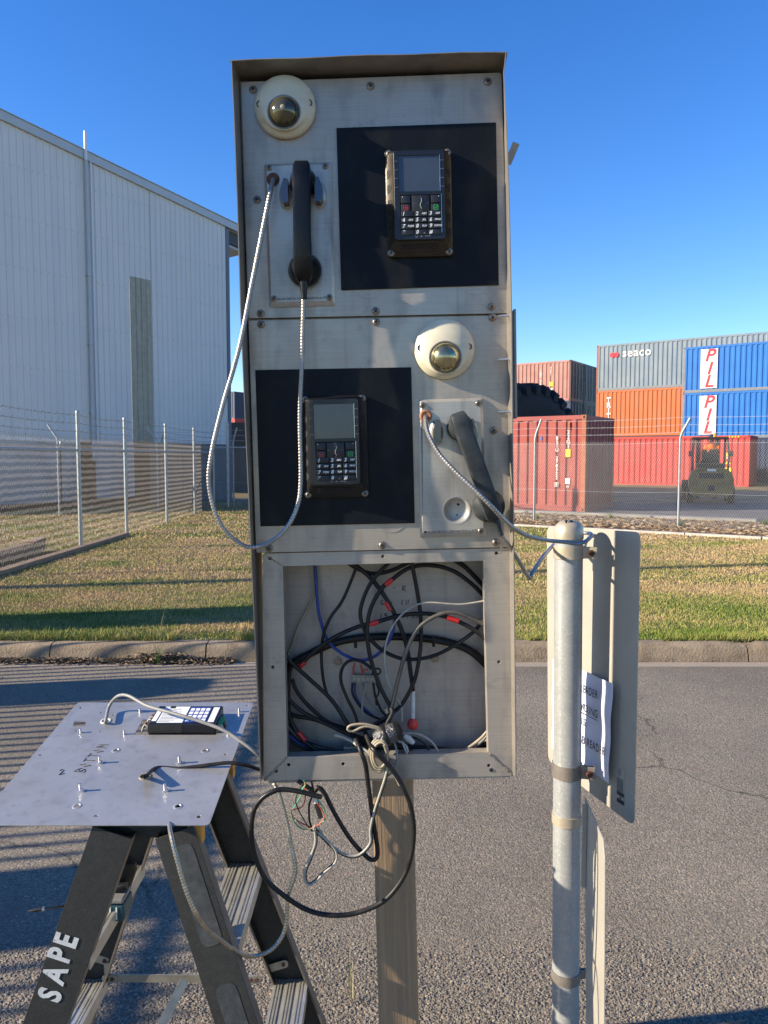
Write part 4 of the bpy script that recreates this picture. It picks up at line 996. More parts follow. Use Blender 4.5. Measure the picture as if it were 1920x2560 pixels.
# hood: three sheets, thin
def hood_sheet(rows, nm, t=.0018):
    n = len(rows[0]); vs = [p for r_ in rows for p in r_]
    fs = [(i * n + j, i * n + j + 1, (i + 1) * n + j + 1, (i + 1) * n + j) for i in range(len(rows) - 1) for j in range(n - 1)]
    bm = bmesh.new(); bv = [bm.verts.new(v) for v in vs]; [bm.faces.new([bv[k] for k in f]) for f in fs]
    bmesh.ops.recalc_face_normals(bm, faces=bm.faces); bmesh.ops.solidify(bm, geom=bm.faces[:], thickness=t)
    me = bpy.data.meshes.new(nm); bm.to_mesh(me); bm.free()
    me.polygons.foreach_set('use_smooth', [True] * len(me.polygons)); me.set_sharp_from_angle(angle=R(30))
    return put(nm, me, 'hood', kiosk)
def lerp(a, b_, t): return a + (b_ - a) * t
Lf = [(150, 577, .057), (300, 584, .057), (500, 592, .056), (786, 600.5, .053), (1100, 614, .047), (1390, 627, .041), (1700, 641, .027), (1860, 647, .022), (1961, 651, .018)]
rows = []
for py, px, wv in Lf:
    f_ = K(px, py, wv); zz = f_.z; xin = lerp(tl.x, bl_.x, (ZT - zz) / (ZT - ZBm)) - .001
    rows.append([(xin, D, zz), (xin, .02, zz), (xin, 0, zz), (lerp(xin, f_.x, .5), -wv * .5, zz), (f_.x, -wv, zz)])
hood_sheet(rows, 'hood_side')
Rf = [(129, 1266, .057), (150, 1264, .057), (180, 1260, .057), (245, 1264, .057), (320, 1268, .056), (500, 1274.5, .055), (786, 1280.5, .052), (1100, 1283, .046), (1390, 1286, .040), (1700, 1289, .026), (1850, 1290.5, .021), (1943, 1291, .017)]
rows = []
for py, px, wv in Rf:
    f_ = K(px, py, wv); zz = f_.z; xin = lerp(tr.x, br_.x, (ZT - zz) / (ZT - ZBm)) + .001
    rows.append([(xin, D, zz), (xin, .02, zz), (xin, 0, zz), (lerp(xin, f_.x, .5), -wv * .5, zz), (f_.x, -wv, zz)])
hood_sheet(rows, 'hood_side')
a_, b2 = K(577, 150, .057), K(1266, 128, .057); rows = []
for i in range(13):
    t = i / 12; fx = lerp(a_.x, b2.x, t); fz = lerp(a_.z, b2.z, t) + .0016 * math.sin(t * 3.1) + .0008 * math.sin(t * 17)
    bx = lerp(tl.x, tr.x, t); bz = ZT + .004
    e_ = (-.0022 if i == 0 else (.0022 if i == 12 else 0)); bx += e_; fx += e_
    rows.append([(bx, D, bz), (bx, .0, bz), (lerp(bx, fx, .5), -.0285, lerp(bz, fz, .5)), (fx, -.057, fz)])
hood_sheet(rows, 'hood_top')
# bits on the right side wall: three screw tips, outer strap, bent tab
for py in (789, 898, 1029):
    p = K(1268, py, .028); MB().tube([(p.x + .008, p.y, p.z), (p.x - .010, p.y, p.z), (p.x - .019, p.y, p.z)], .0025, 8, True, [.003, .0026, .0004]).build('screw_tip', 'screw_bright', kiosk, 50)
p0, p1 = K(1284, 775, .02), K(1286, 1046, .02)
MB().box((p0.x - .001, -.030, p1.z), (p0.x + .003, .0, p0.z)).build('side_strap', 'hood', kiosk)
p0 = K(1271, 405, .03); MB().bar((p0.x, -.02, p0.z), (p0.x + .016, -.03, p0.z + .036), .014, .002, Vector((0, 1, 0))).build('bent_tab', 'frame', kiosk)
# post
pa, pb = K(931, 1975, -.02), K(1034, 1975, -.02)
pc = (pa.x + pb.x) / 2; pw = (pb.x - pa.x) / 2
MB().box((pc - pw, .02, .012), (pc + pw, .02 + 2 * pw, ZBm - .002), .006).build('post', 'post', kiosk)
MB().box((pc - .12, -.05, .0), (pc + .12, .19, .012), .002).build('base_plate', 'galv', kiosk)
# black sheets
def abs_sheet(corners, lab):
    c = [K(px, py, .008) for px, py in corners]; ctr = sum(c, Vector()) / 4; ctr.y = -.004
    th = thing('black_sheet', lab, 'panel', MK @ Matrix.Translation(ctr))
    cc = [(p.x - ctr.x, p.z - ctr.z) for p in c]
    put('sheet', curve_plate(cc, [], .004, .0004, 'XZ', -.0025), 'black_sheet', th); return th
abs_sheet([(841, 320), (1240, 306), (1247, 712), (853, 725)], 'black square backing sheet behind the upper card reader')
abs_sheet([(638, 925), (1028, 918), (1037, 1308), (651, 1316)], 'black square backing sheet behind the lower card reader')

# ---------------------------------------------------------------- dome cameras
def dome(px, py, glass, lab):
    th = kthing('dome_camera', lab, 'camera', px, py, .004, group='cream dome cameras on the kiosk')
    MB().lathe([(.059, 0), (.0605, -.004), (.0605, -.010), (.0575, -.0145), (.050, -.019, 0, -.002), (.042, -.026, 0, -.012), (.0345, -.0295, 0, -.0185), (.0325, -.0300, 0, -.0195), (.031, -.028, 0, -.0195)], 56, 'Y').build('housing', 'dome_cream', th, 40)
    prof = [(.0298 * math.cos(a), -.026 - .0285 * math.sin(a), 0, -.0195) for a in np.linspace(0, math.pi / 2 - .02, 14)]
    MB().lathe(prof, 40, 'Y').build('dome_window', glass, th, 60)
    MB().lathe([(.0325, -.0303, 0, -.0195), (.0325, -.0315, 0, -.0195), (.0300, -.0315, 0, -.0195), (.0300, -.0303, 0, -.0195)], 40, 'Y', cap=False).build('trim_ring', 'screw', th, 40)
    for sx in (-1, 1):
        MB().lathe([(.0062, -.0155), (.0062, -.020), (.005, -.0195), (.005, -.0155)], 16, 'Y', (sx * .0485, 0, .002)).build('screw_well', 'dark', th, 50)
    MB().lathe([(.008, -.047), (.0075, -.052), (.004, -.0545)], 20, 'Y', (0, 0, -.0195)).build('lens', 'cable_beige' if glass == 'dome_glass' else 'dome_sunlit', th, 50) if glass == 'dome_glass' else None
    return th
dome(714, 272, 'dome_glass', 'cream dome camera with a dark smoked window, at the top left of the kiosk')
dome(1110, 874, 'dome_sunlit', 'cream dome camera with a window coloured gold as if sunlit, above the lower telephone')

# ---------------------------------------------------------------- telephones
def phone(corners, screws, grom, lugs, gm, lab, recess=None, hole=None):
    c = [K(px, py, .012) for px, py in corners]; ctr = sum(c, Vector()) / 4; ctr.y = -.004
    th = thing('telephone_plate', lab, 'telephone', MK @ Matrix.Translation(ctr))
    cc = [(p.x - ctr.x, p.z - ctr.z) for p in c]
    def L(px, py, wv=.012): q = K(px, py, wv); return (q.x - ctr.x, q.z - ctr.z)
    # tray shape: sloping edge then face
    mid = Vector((0, 0)); inn = [tuple(Vector(p) * (1 - .006 / max(.03, abs(Vector(p).x))) if 0 else (p[0] - math.copysign(.006, p[0]), p[1] - math.copysign(.006 if p[1] > 0 else .009, p[1]))) for p in cc]
    A, B = rounded(cc, .004, 4), rounded(inn, .004, 4); n = len(A); mb = MB()
    vs = [(p[0], 0, p[1]) for p in A] + [(p[0], -.003, p[1]) for p in A] + [(p[0], -.0085, p[1]) for p in B]
    fs = [(k * n + i, k * n + (i + 1) % n, (k + 1) * n + (i + 1) % n, (k + 1) * n + i) for k in (0, 1) for i in range(n)]
    mb.add(vs, fs).build('plate_edge', 'phone_plate', th, 40)
    holes = [circ(*L(*grom), .011, 20)]
    if hole: holes.append(circ(*L(*hole), .003, 12))
    if recess: holes.append(circ(*L(*recess), .0255, 36))
    put('face_plate', curve_plate(B, holes, .0012, 0, 'XZ', -.0079), 'phone_plate', th)
    MB().box((-.06, -.0003, -.13), (.06, -.0001, .13)).build('backing', 'dark', th)
    if recess:
        x0, z0 = L(*recess); MB().lathe([(.0300, -.0087), (.0275, -.0092), (.0250, -.0082), (.0225, -.0045, 0, .001), (.018, -.0015, 0, .002), (.010, -.0007, 0, .003), (.0002, -.0006, 0, .003)], 36, 'Y', (x0, 0, z0), cap=False).build('mouthpiece_recess', 'phone_plate', th, 70)
    if recess:
        x0, z0 = L(*recess); MB().lathe([(.003, -.0009), (.003, -.0004)], 12, 'Y', (x0 + .004, 0, z0 + .012)).build('drain_hole', 'dark', th); MB().lathe([(.002, -.0011), (.002, -.0004)], 10, 'Y', (x0 + .001, 0, z0 - .010)).build('rust_spot', 'rustbolt', th)
    for s_ in screws: x0, z0 = L(*s_); screw(th, x0, z0, -.0085, False)
    x0, z0 = L(*grom); MB().lathe([(.0125, -.007), (.0128, -.010), (.0095, -.0125), (.0055, -.011)], 24, 'Y', (x0, 0, z0)).build('grommet', gm, th, 50)
    for k, (lx, ly) in enumerate(lugs):
        x0, z0 = L(lx, ly, .03); s_ = -1 if k == 0 else 1
        # hook switch cradle: pressed hood and chrome-faced horn
        MB().lathe([(.0185, -.008), (.017, -.012), (.012, -.015), (.002, -.0155)], 24, 'Y', (x0, 0, z0)).xform(Matrix.Translation((x0, 0, z0)) @ Matrix.Diagonal((.8, 1, 1.45, 1)) @ Matrix.Translation((-x0, 0, -z0))).build('cradle_boss', 'phone_plate', th, 60)
        poly = [(x0 - s_ * .007, z0 + .024), (x0 + s_ * .001, z0 + .026), (x0 + s_ * .008, z0 + .006), (x0 + s_ * .008, z0 - .014), (x0 + s_ * .003, z0 - .022), (x0 - s_ * .007, z0 - .020)]
        MB().prism(poly, -.026, -.013).build('cradle_horn', 'chrome', th)
    return th, ctr
t1, c_1 = phone([(659, 408), (828, 403), (838, 762), (672, 768)], [(673, 420), (813, 416), (685, 747), (824, 744)], (683, 449), ((713, 484), (797, 481)), 'rust_rubber', 'upper telephone plate with its handset hanging straight in the cradle')
t2, c_2 = phone([(1047, 999), (1208, 994), (1216, 1340), (1050, 1345)], [(1056, 1013), (1195, 1008), (1201, 1327)], (1064, 1040), ((1092, 1081), (1180, 1079)), 'orange_rubber', 'lower telephone plate with an orange grommet and an empty mouthpiece recess', recess=(1142, 1276), hole=(1063, 1331))
def ptext(th, ctr, px, py):
    q = K(px, py, .0135); x0, z0 = q.x - ctr.x, q.z - ctr.z
    text('lettering', 'DALLAS DELTA CORPORATION', .0062, 'print', th, (x0 - .012, -.0088, z0), bold=.00012)
    MB().prism([(x0 + .033, z0 - .002), (x0 + .0385, z0 - .002), (x0 + .0358, z0 + .003)], .0003, -.0090).build('logo', 'print', th)
    MB().prism([(x0 + .0343, z0 - .0013), (x0 + .0372, z0 - .0013), (x0 + .0358, z0 + .0012)], .0003, -.0092).build('logo_inner', 'phone_plate', th)
    text('lettering', 'N722', .0066, 'print', th, (x0 + .047, -.0088, z0 + .0005), bold=.00012, shear=.2)
ptext(t1, c_1, 757, 746); ptext(t2, c_2, 1131, 1329)

def handset(px, py, rotdeg, m, lab):
    th = kthing('handset', lab, 'telephone handset', px, py, .030, rot=R(rotdeg))
    # grip: lofted section along z (height), width x, front y, back y
    st = [(.114, .010, -.030, -.012), (.112, .0135, -.036, -.006), (.104, .0165, -.043, -.002), (.085, .0175, -.046, -.006), (.06, .0172, -.047, -.016), (.02, .0168, -.048, -.022), (-.03, .017, -.048, -.022), (-.065, .0175, -.046, -.014), (-.092, .018, -.042, -.004), (-.106, .016, -.036, .0), (-.113, .011, -.028, -.004)]
    vs = []; n = 12
    for z_, hw, yf, yb in st:
        cy, hy = (yf + yb) / 2, abs(yf - yb) / 2
        for j in range(n):
            a = 2 * math.pi * (j + .5) / n; ca, sa = math.cos(a), math.sin(a)
            e = .27; x_ = hw * math.copysign(abs(ca) ** e, ca); y_ = cy + hy * math.copysign(abs(sa) ** e, sa); vs.append((x_, y_, z_))
    fs = [(i * n + j, i * n + (j + 1) % n, (i + 1) * n + (j + 1) % n, (i + 1) * n + j) for i in range(len(st) - 1) for j in range(n)] + [tuple(range(n)), tuple((len(st) - 1) * n + j for j in range(n))]
    MB().add(vs, fs).build('grip', m, th, 38)
    MB().lathe([(.022, .014), (.0265, .012), (.0275, .004), (.025, -.012), (.018, -.028)], 32, 'Y', (0, 0, .084)).build('earpiece', m, th, 40)
    MB().lathe([(.026, .014), (.0325, .010), (.0335, .004), (.030, -.006), (.022, -.020), (.018, -.026)], 32, 'Y', (0, 0, -.084)).build('mouthpiece', m, th, 40)
    MB().tube([(0, -.020, -.106), (0, -.021, -.118), (0, -.022, -.134), (0, -.022, -.146)], .008, 12, True, [.0095, .0085, .0062, .0055]).build('strain_relief', m, th, 50)
    return th
h1 = handset(760, 565, 1.0, 'handset', 'black handset hanging upright in the upper cradle, on a long looping steel cord')
h2 = handset(1187, 1167, -18.8, 'handset2', 'dusty black handset hanging crooked across the lower telephone plate')
def cord(parent, pts, r, m, nm='armoured_cord', rib=True, n=10):
    mw = parent.matrix_world.copy(); inv = mw.inverted(); q = [inv @ KW(*p) for p in pts]
    if rib: return ribbed(q, r, n=n).build(nm, m, parent, 25)
    return MB().tube(smooth_path(q, .006), r, n).build(nm, m, parent, 60)
bpy.context.view_layer.update()
cord(h1, [(683, 449, .012), (681, 455, .030), (672, 500, .045), (657, 575, .052), (632, 700, .060), (598, 870, .075), (556, 1018, .09), (529, 1134, .10), (523, 1215, .10), (548, 1305, .10), (600, 1359, .09), (650, 1366, .085), (706, 1332, .075), (741, 1273, .065), (752, 1204, .055), (750, 1042, .05), (755, 903, .05), (758, 800, .05), (759, 748, .050)], .0047, 'armour')
cord(h2, [(1064, 1041, .012), (1064, 1050, .028), (1070, 1083, .040), (1096, 1132, .055), (1134, 1175, .075), (1180, 1218, .092), (1225, 1262, .10), (1267, 1306, .08), (1306, 1334, .03), (1340, 1346, -.08), (1375, 1352, -.18)], .0047, 'armour')
cord(h2, [(1375, 1352, -.18), (1410, 1355, -.205), (1445, 1359, -.215), (1466, 1352, -.235), (1479, 1338, -.28), (1470, 1333, -.33), (1440, 1335, -.35), (1400, 1350, -.35), (1380, 1366, -.30), (1356, 1395, -.18), (1330, 1434, -.06), (1325, 1446, -.05)], .0047, 'sleeve', 'cord_sleeve', rib=False)
cord(h2, [(1325, 1447, -.05), (1312, 1428, -.03), (1296, 1400, 0.0), (1275, 1368, .03), (1258, 1345, .045), (1247, 1326, .050)], .0044, 'armour')

# ---------------------------------------------------------------- card readers
KEYM = {}
def key_mesh(w_, h_, d_=.004):
    k = (w_, h_)
    if k not in KEYM: KEYM[k] = MB().box((-w_ / 2, -d_, -h_ / 2), (w_ / 2, 0, h_ / 2), .0009).mesh('key', 40)
    return KEYM[k]
def card_reader(px, py, body, lab):
    th = kthing('card_reader', lab, 'card reader', px, py, .0075, group='black card readers on the kiosk front')
    W, H = .0650, .1030
    fl_ = rounded([(-W, -H), (W, -H), (W, H), (-W, H)], .009, 5); n = len(fl_)
    fr_ = rounded([(-W + .003, -H + .003), (W - .003, -H + .003), (W - .003, H - .003), (-W + .003, H - .003)], .008, 5)
    bz = rounded([(-.050, -.077), (.050, -.077), (.050, .095), (-.050, .095)], .007, 5)
    mb = MB(); vs = [(p[0], 0, p[1]) for p in fl_] + [(p[0], -.009, p[1]) for p in fl_] + [(p[0], -.012, p[1]) for p in fr_] + [(p[0] * 1.03, -.027, p[1] * 1.01) for p in bz] + [(p[0], -.030, p[1]) for p in bz]
    fs = [(k * n + i, k * n + (i + 1) % n, (k + 1) * n + (i + 1) % n, (k + 1) * n + i) for k in range(4) for i in range(n)] + [tuple(4 * n + i for i in range(n))]
    mb.add(vs, fs).build('housing', body, th, 30)
    sc0, sc1, kz0, kz1 = .016, .0845, -.0635, .0095       # screen and keypad windows
    put('bezel', curve_plate(rounded([(-.0490, -.0760), (.0490, -.0760), (.0490, .0940), (-.0490, .0940)], .006), [[(-.0400, sc0), (.0400, sc0), (.0400, sc1), (-.0400, sc1)], [(-.0380, kz0), (.0420, kz0), (.0420, kz1), (-.0380, kz1)]], .003, .0004, 'XZ', -.0318), 'bezel', th)
    MB().box((-.0399, -.0312, sc0), (.0399, -.0306, sc1)).build('screen', 'screen', th)
    MB().box((-.0379, -.0308, kz0), (.0419, -.0303, kz1)).build('keypad_well', 'dark', th)
    MB().box((.0420, -.0340, kz0), (.0428, -.0334, kz1)).box((.0402, -.0340, sc0), (.0410, -.0334, sc1)).build('bezel_edge', 'screw_bright', th)
    for sx in (-1, 1):
        for k in range(4): MB().box((sx * .0448 - .0035, -.0340, .024 + k * .0165), (sx * .0448 + .0035, -.0334, .0246 + k * .0165)).build('function_key_mark', 'legend_grey', th)
    YK_ = -.0308
    def key(x0, z0, w_, h_, txt=None, small=None):
        k = put('key', key_mesh(w_, h_), 'key', th, loc=(x0, YK_, z0))
        if txt: text('key_digit', txt, .0098, 'legend', k, (-w_ / 2 + .0045, -.0043, 0), shear=.2, bold=.0003)
        if small: text('key_letters', small, .0050, 'legend', k, (w_ / 2 - .0062, -.0043, .0), shear=.2, bold=.00012)
        return k
    for i, (a, b2) in enumerate([('1', None), ('2', 'ABC'), ('3', 'DEF'), ('4', 'GHI'), ('5', 'JKL'), ('6', 'MNO'), ('7', 'PQRS'), ('8', 'TUV'), ('9', 'WXYZ'), ('*', None), ('0', '_'), ('#', None)]):
        key((-.0245, .0020, .0285)[i % 3], -.0325 - .0118 * (i // 3) + .0055, .0248, .0103, a, b2)
    for x0, sg in ((-.0273, -1), (.0313, 1)):
        k = key(x0, .0005, .0185, .0150); MB().box((sg * .006 - .0007, -.0044, .0040), (sg * .006 + .0007, -.0040, .0054)).build('indicator_dot', 'legend', k)
    kr = key(-.0273, -.0157, .0185, .0150)
    sq = rounded([(-.0045, -.0045), (.0045, -.0045), (.0045, .0045), (-.0045, .0045)], .0015, 4); sqi = [(p[0] * .84, p[1] * .84) for p in sq]
    put('cancel_symbol', curve_plate(sq, [sqi], .0002, 0, 'XZ', -.0043), 'red_legend', kr)
    MB().prism([(-.0028, 0), (-.001, .0013), (.0028, .0006), (.0028, -.0006), (-.001, -.0013)], .0002, -.0044).build('cancel_arrow', 'red_legend', kr)
    kg = key(.0313, -.0157, .0185, .0150); put('enter_symbol', curve_plate(sq, [sqi], .0002, 0, 'XZ', -.0043), 'green_legend', kg)
    MB().bar((-.0024, -.0043, .0002), (-.0006, -.0043, -.0020), .0008, .0002, Vector((0, 1, 0))).bar((-.0006, -.0043, -.0020), (.0028, -.0043, .0024), .0008, .0002, Vector((0, 1, 0))).build('tick_mark', 'green_legend', kg)
    kn = key(.0020, -.0076, .0345, .0312)
    MB().tube([(.001, -.0043, .010), (.0025, -.0043, .006), (.0005, -.0043, .001), (-.001, -.0043, -.003), (.0, -.0043, -.007), (.002, -.0043, -.010)], .0008, 6).build('scroll_mark', 'legend_grey', kn)
    for (x0, z0, c_) in ((0, .0132, '^'), (-.0135, .0, '<'), (.0135, .0, '>'), (0, -.0132, 'v')): text('arrow_mark', c_, .0045, 'legend_grey', kn, (x0, -.0043, z0))
    # maker's mark, plain
    MB().tube([(-.010, -.0335, -.0695), (-.007, -.0335, -.0672), (-.004, -.0335, -.0695), (-.007, -.0335, -.0722), (-.010, -.0335, -.0695)], .0004, 5).box((.0, -.0336, -.0710), (.004, -.0333, -.0690)).box((.009, -.0336, -.0702), (.020, -.0333, -.0688)).build('maker_mark', 'legend_grey', th)
    for sx in (-1, 1):
        for k in range(5):
            z0 = .055 - k * .0285; m2 = MB(); sy_ = lambda q: -.0126 - (.062 - q) / .0105 * .0150
            pn = [(.0622, z0 + .0085), (.0580, z0 + .0080), (.0540, z0 + .004), (.0540, z0 - .002), (.0575, z0 - .0075), (.0622, z0 - .0080)]
            m2.add([(sx * a_, sy_(a_), b_) for a_, b_ in pn], [tuple(range(6))])
            m2.build('side_notch', 'dark', th)
        for z0 in (-.0955, .0955):
            MB().lathe([(.0085, -.004), (.0085, -.0135), (.007, -.0145)], 20, 'Y', (sx * .0575, 0, z0)).build('screw_boss', body, th, 40)
            screw(th, sx * .0575, z0, -.0140, False)
    mb = MB()
    for r_ in range(3):
        for c_ in range(15): x0, z0 = -.035 + c_ * .005, -.0845 - r_ * .0048; y0 = -.0225 + r_ * .0045; mb.box((x0 - .0014, y0 - .0030, z0 - .0014), (x0 + .0014, y0 + .001, z0 + .0014))
    mb.build('speaker_grille', 'dark', th)
    return th
card_reader(1047, 513, 'sunlit_body', 'upper card reader, its worn casing coloured bronze as if sunlit, on the upper black sheet')
card_reader(839, 1117, 'black_body', 'lower card reader with a black casing, beside the hanging steel cord')

# ---------------------------------------------------------------- wiring in and under the box
def W7(pts, w0, w1=None):
    """points read off the enlarged view of the box"""
    w1 = w0 if w1 is None else w1; n = len(pts); out = []
    for i, p in enumerate(pts):
        wv = p[2] if len(p) > 2 else lerp(w0, w1, i / max(1, n - 1)); out.append((680 + p[0] / 2.765, 1380 + p[1] / 2.765, wv * .80 if wv < 0 else wv))
    return out
def cable(name, pts, r, m, label, n=8, cat='cable', group=None):
    q = [KW(*p) for p in pts]; org = q[0].copy(); me_pts = smooth_path([p - org for p in q], .008)
    o = MB().tube(me_pts, r, n).build(name, m, None, 60); o.location = org
    return tag(o, label, cat, group)
def sleeve(parent, pts, r, m, nm='red_marker'):
    q = [KW(*p) - parent.location for p in pts]; MB().tube(smooth_path(q, .004), r, 8).build(nm, m, parent, 60)
IN = -.085
ca = cable('cable', W7([(520, 60), (600, 110), (700, 200), (800, 340), (880, 500), (930, 650), (960, 850), (975, 960)], -.06), .0048, 'cable_black', 'black cable running diagonally down to a white taped end with a red cap')
sleeve(ca, W7([(785, 345), (805, 372), (822, 400)], -.060), .0056, 'red')
sleeve(ca, W7([(975, 955), (976, 1050), (975, 1150)], -.060), .0045, 'tape_white', 'white_tape')
sleeve(ca, W7([(975, 1150), (972, 1180)], -.060), .0050, 'cable_black', 'plug_neck'); 
q = KW(*W7([(972, 1195)], -.06)[0]) - ca.location; MB().lathe([(.004, -.010), (.011, -.006), (.012, .004), (.006, .014)], 14, 'Z', tuple(q)).build('red_cap', 'red', ca, 50)
cb = cable('cable', W7([(830, 1085), (760, 960), (700, 800), (665, 650), (660, 500), (690, 370), (760, 250), (830, 190), (950, 110), (1100, 92), (1250, 130), (1380, 220), (1480, 320)], -.04, -.07), .0045, 'cable_black', 'black cable making the tallest arch in the wiring box, one red marker on it')
sleeve(cb, W7([(785, 228), (812, 205), (832, 188)], -.049), .0055, 'red')
cable('cable', W7([(1230, 40), (1330, 100), (1420, 190), (1500, 280)], -.09), .0048, 'cable_black', 'black cable across the top right corner of the wiring box')
cable('cable', W7([(500, 60), (600, 120), (700, 150), (820, 130), (950, 70)], -.075), .0044, 'cable_black', 'black cable sagging under the top edge of the wiring box')
cable('cable', W7([(820, 60), (700, 190), (640, 300), (610, 420), (635, 530), (700, 625), (780, 690), (900, 738), (1030, 738), (1150, 705), (1270, 640), (1390, 555), (1480, 450)], -.055), .0042, 'cable_black', 'black cable hanging in one wide round loop in the upper half of the box')
cd_ = cable('cable', W7([(180, 800), (300, 680), (450, 580), (600, 515), (720, 485), (880, 440), (1050, 425), (1200, 448), (1350, 510), (1440, 570), (1490, 620)], -.07, -.03), .0046, 'cable_black', 'black cable rising to the right with three red markers along it')
for s_ in ([(672, 500), (705, 490), (735, 482)], [(1210, 452), (1250, 466), (1290, 478)], [(190, 795), (210, 775), (228, 760)]): sleeve(cd_, W7(s_, lerp(-.07, -.03, (s_[1][0] - 180) / 1300)), .0056, 'red')
cable('cable', W7([(825, 1085), (880, 850), (930, 680), (1000, 540), (1080, 470), (1200, 420), (1320, 432), (1480, 510)], -.035), .0044, 'cable_mottled', 'mottled greyish cable arching from the taped joint up to the right edge')
cf = cable('cable', W7([(95, 860), (130, 780), (250, 710), (400, 640), (560, 600), (750, 585), (950, 590), (1150, 610), (1300, 650), (1400, 705), (1490, 790)], -.10), .0085, 'cable_black', 'thick black cable bundle bowed across the middle of the back wall')
for px_, py_ in ((575, 640), (1115, 632)): sleeve(cf, W7([(px_, py_ - 55), (px_ + 3, py_ + 22)], -.094), .0035, 'cable_black', 'zip_tie')
cable('cable', W7([(962, 60), (1000, 250), (1025, 420), (1030, 600), (1015, 750), (980, 900), (900, 1050), (820, 1120), (700, 1200)], -.05), .0044, 'cable_black', 'black cable dropping from the top edge right of centre and curving back to the left')
cable('cable', W7([(600, 60), (570, 140), (490, 330), (400, 460), (350, 600), (345, 800), (380, 980), (450, 1080), (520, 1200), (570, 1290, -.02), (620, 1400, .012), (655, 1540, .014), (672, 1650, .010), (680, 1680, .008)], -.08), .0034, 'cable_black', 'thin black cable that leaves the box over its bottom edge')
cable('cable', W7([(297, 60), (310, 300), (330, 450), (380, 600), (480, 700), (620, 750), (740, 700), (820, 590), (850, 465)], -.10, -.07), .0034, 'cable_blue', 'blue cable hanging in a long loop on the left of the wiring box')
cable('cable', W7([(285, 60), (295, 250), (250, 380), (180, 520), (140, 650), (105, 715)], -.11), .0024, 'cable_yellow', 'thin yellowed cable down the left of the back wall')
cable('cable', W7([(1490, 335), (1300, 362), (1100, 350), (1000, 365), (900, 430), (820, 540), (780, 680), (790, 840), (840, 970), (890, 1060), (900, 1170)], -.03, -.05), .0021, 'cable_white', 'thin white wire entering from the right edge and curving down the middle')
cable('cable', W7([(90, 700), (130, 760), (250, 870), (400, 1010), (480, 1120), (545, 1230)], -.05), .0046, 'cable_black', 'black cable slanting from the left edge down to the taped joint')
cable('cable', W7([(140, 880), (170, 960), (250, 1060), (380, 1170), (520, 1220), (650, 1222), (780, 1160)], -.07), .0044, 'cable_black', 'black cable in a shallow bowl along the lower left')
cable('cable', W7([(95, 1000), (220, 1110), (400, 1200), (550, 1270), (700, 1340), (860, 1360)], -.045), .0046, 'cable_black', 'black cable from the left edge to the bottom middle of the box')
ch_ = cable('cable', W7([(90, 1090), (150, 1130), (300, 1160), (450, 1220), (600, 1280), (760, 1300)], -.085), .0048, 'cable_black', 'black cable low on the left, behind the others')
ci_ = cable('cable', W7([(120, 820), (110, 1000), (125, 1150), (200, 1280), (320, 1370), (480, 1385)], -.06), .0050, 'cable_black', 'black cable curling round the lower left corner of the box')
sleeve(ci_, W7([(180, 1245), (205, 1275), (228, 1300)], -.060), .0058, 'red')
for k in range(5): cable('cable', W7([(100 + k * 6, 1180 + k * 30), (200, 1290 + k * 14), (340, 1350 + k * 8), (520, 1380)], -.09 + k * .006), .0036, ('cable_black', 'cable_grey', 'cable_black', 'cable_blue', 'cable_black')[k], ('outermost black cable coiled in the lower left corner of the box', 'grey cable coiled in the lower left corner of the box', 'second black cable coiled in the lower left corner, inside the grey one', 'blue cable coiled in the lower left corner of the box', 'innermost black cable coiled in the lower left corner of the box')[k], group='cables coiled in the lower left corner')
cable('cable', W7([(690, 810), (640, 768), (560, 745), (495, 785), (475, 880), (515, 1000), (565, 1100), (595, 1190)], -.045), .0036, 'cable_black', 'black cable looping out of the upper terminal block and down')
cable('wire', W7([(557, 905), (560, 990), (650, 1110), (780, 1170), (900, 1240)], -.09), .0026, 'cable_black', 'black wire from the left foot of the terminal block')
cable('wire', W7([(575, 905), (575, 980), (620, 1060), (720, 1150)], -.095), .0022, 'cable_blue', 'blue wire from the foot of the terminal block')
cable('wire', W7([(655, 905), (628, 1010), (625, 1110), (655, 1185)], -.085), .0022, 'cable_white', 'white wire from the middle foot of the terminal block')
cable('wire', W7([(625, 905), (640, 970), (690, 1060), (760, 1120)], -.092), .0022, 'cable_grey', 'grey wire from the foot of the terminal block')
cable('wire', W7([(700, 905), (715, 1000), (760, 1100), (820, 1160)], -.09), .0026, 'cable_black', 'black wire from the right foot of the terminal block')
cable('wire', W7([(718, 905), (738, 950), (735, 985), (718, 1010), (722, 1060)], -.08), .0020, 'cable_black', 'kinked black wire beside the right foot of the terminal block')
cable('wire', W7([(568, 850), (562, 810), (570, 770)], -.10), .0018, 'red', 'leftmost red wire on top of the terminal block')
cable('wire', W7([(632, 850), (622, 810), (612, 780)], -.10), .0018, 'red', 'middle red wire on top of the terminal block')
cable('wire', W7([(625, 830), (650, 810), (665, 820)], -.095), .0018, 'wire_red', 'short bent red wire on top of the terminal block')
cable('wire', W7([(695, 850), (700, 815), (735, 805), (752, 825), (735, 845), (715, 835)], -.08), .0020, 'cable_black', 'black wire curled tightly beside the terminal block')
def terminal(cx, cy, n, wv, lab, rot=0):
    p = W7([(cx, cy)], wv)[0]; th = kthing('terminal_block', lab, 'terminal block', p[0], p[1], wv * .95, rot=R(rot))
    for i in range(n):
        x0 = (i - (n - 1) / 2) * .0098
        b_ = MB().box((x0 - .0046, -.007, -.009), (x0 + .0046, .003, .009), .001).build('terminal', 'terminal', th)
        for z0 in (-.0052, .0052): MB().lathe([(.0026, -.0072), (.0026, -.0068)], 10, 'Y', (x0, 0, z0)).build('terminal_screw', 'screw', b_)
    return th
terminal(632, 875, 5, -.088, 'five-way beige terminal block hanging on the back wall', 3)
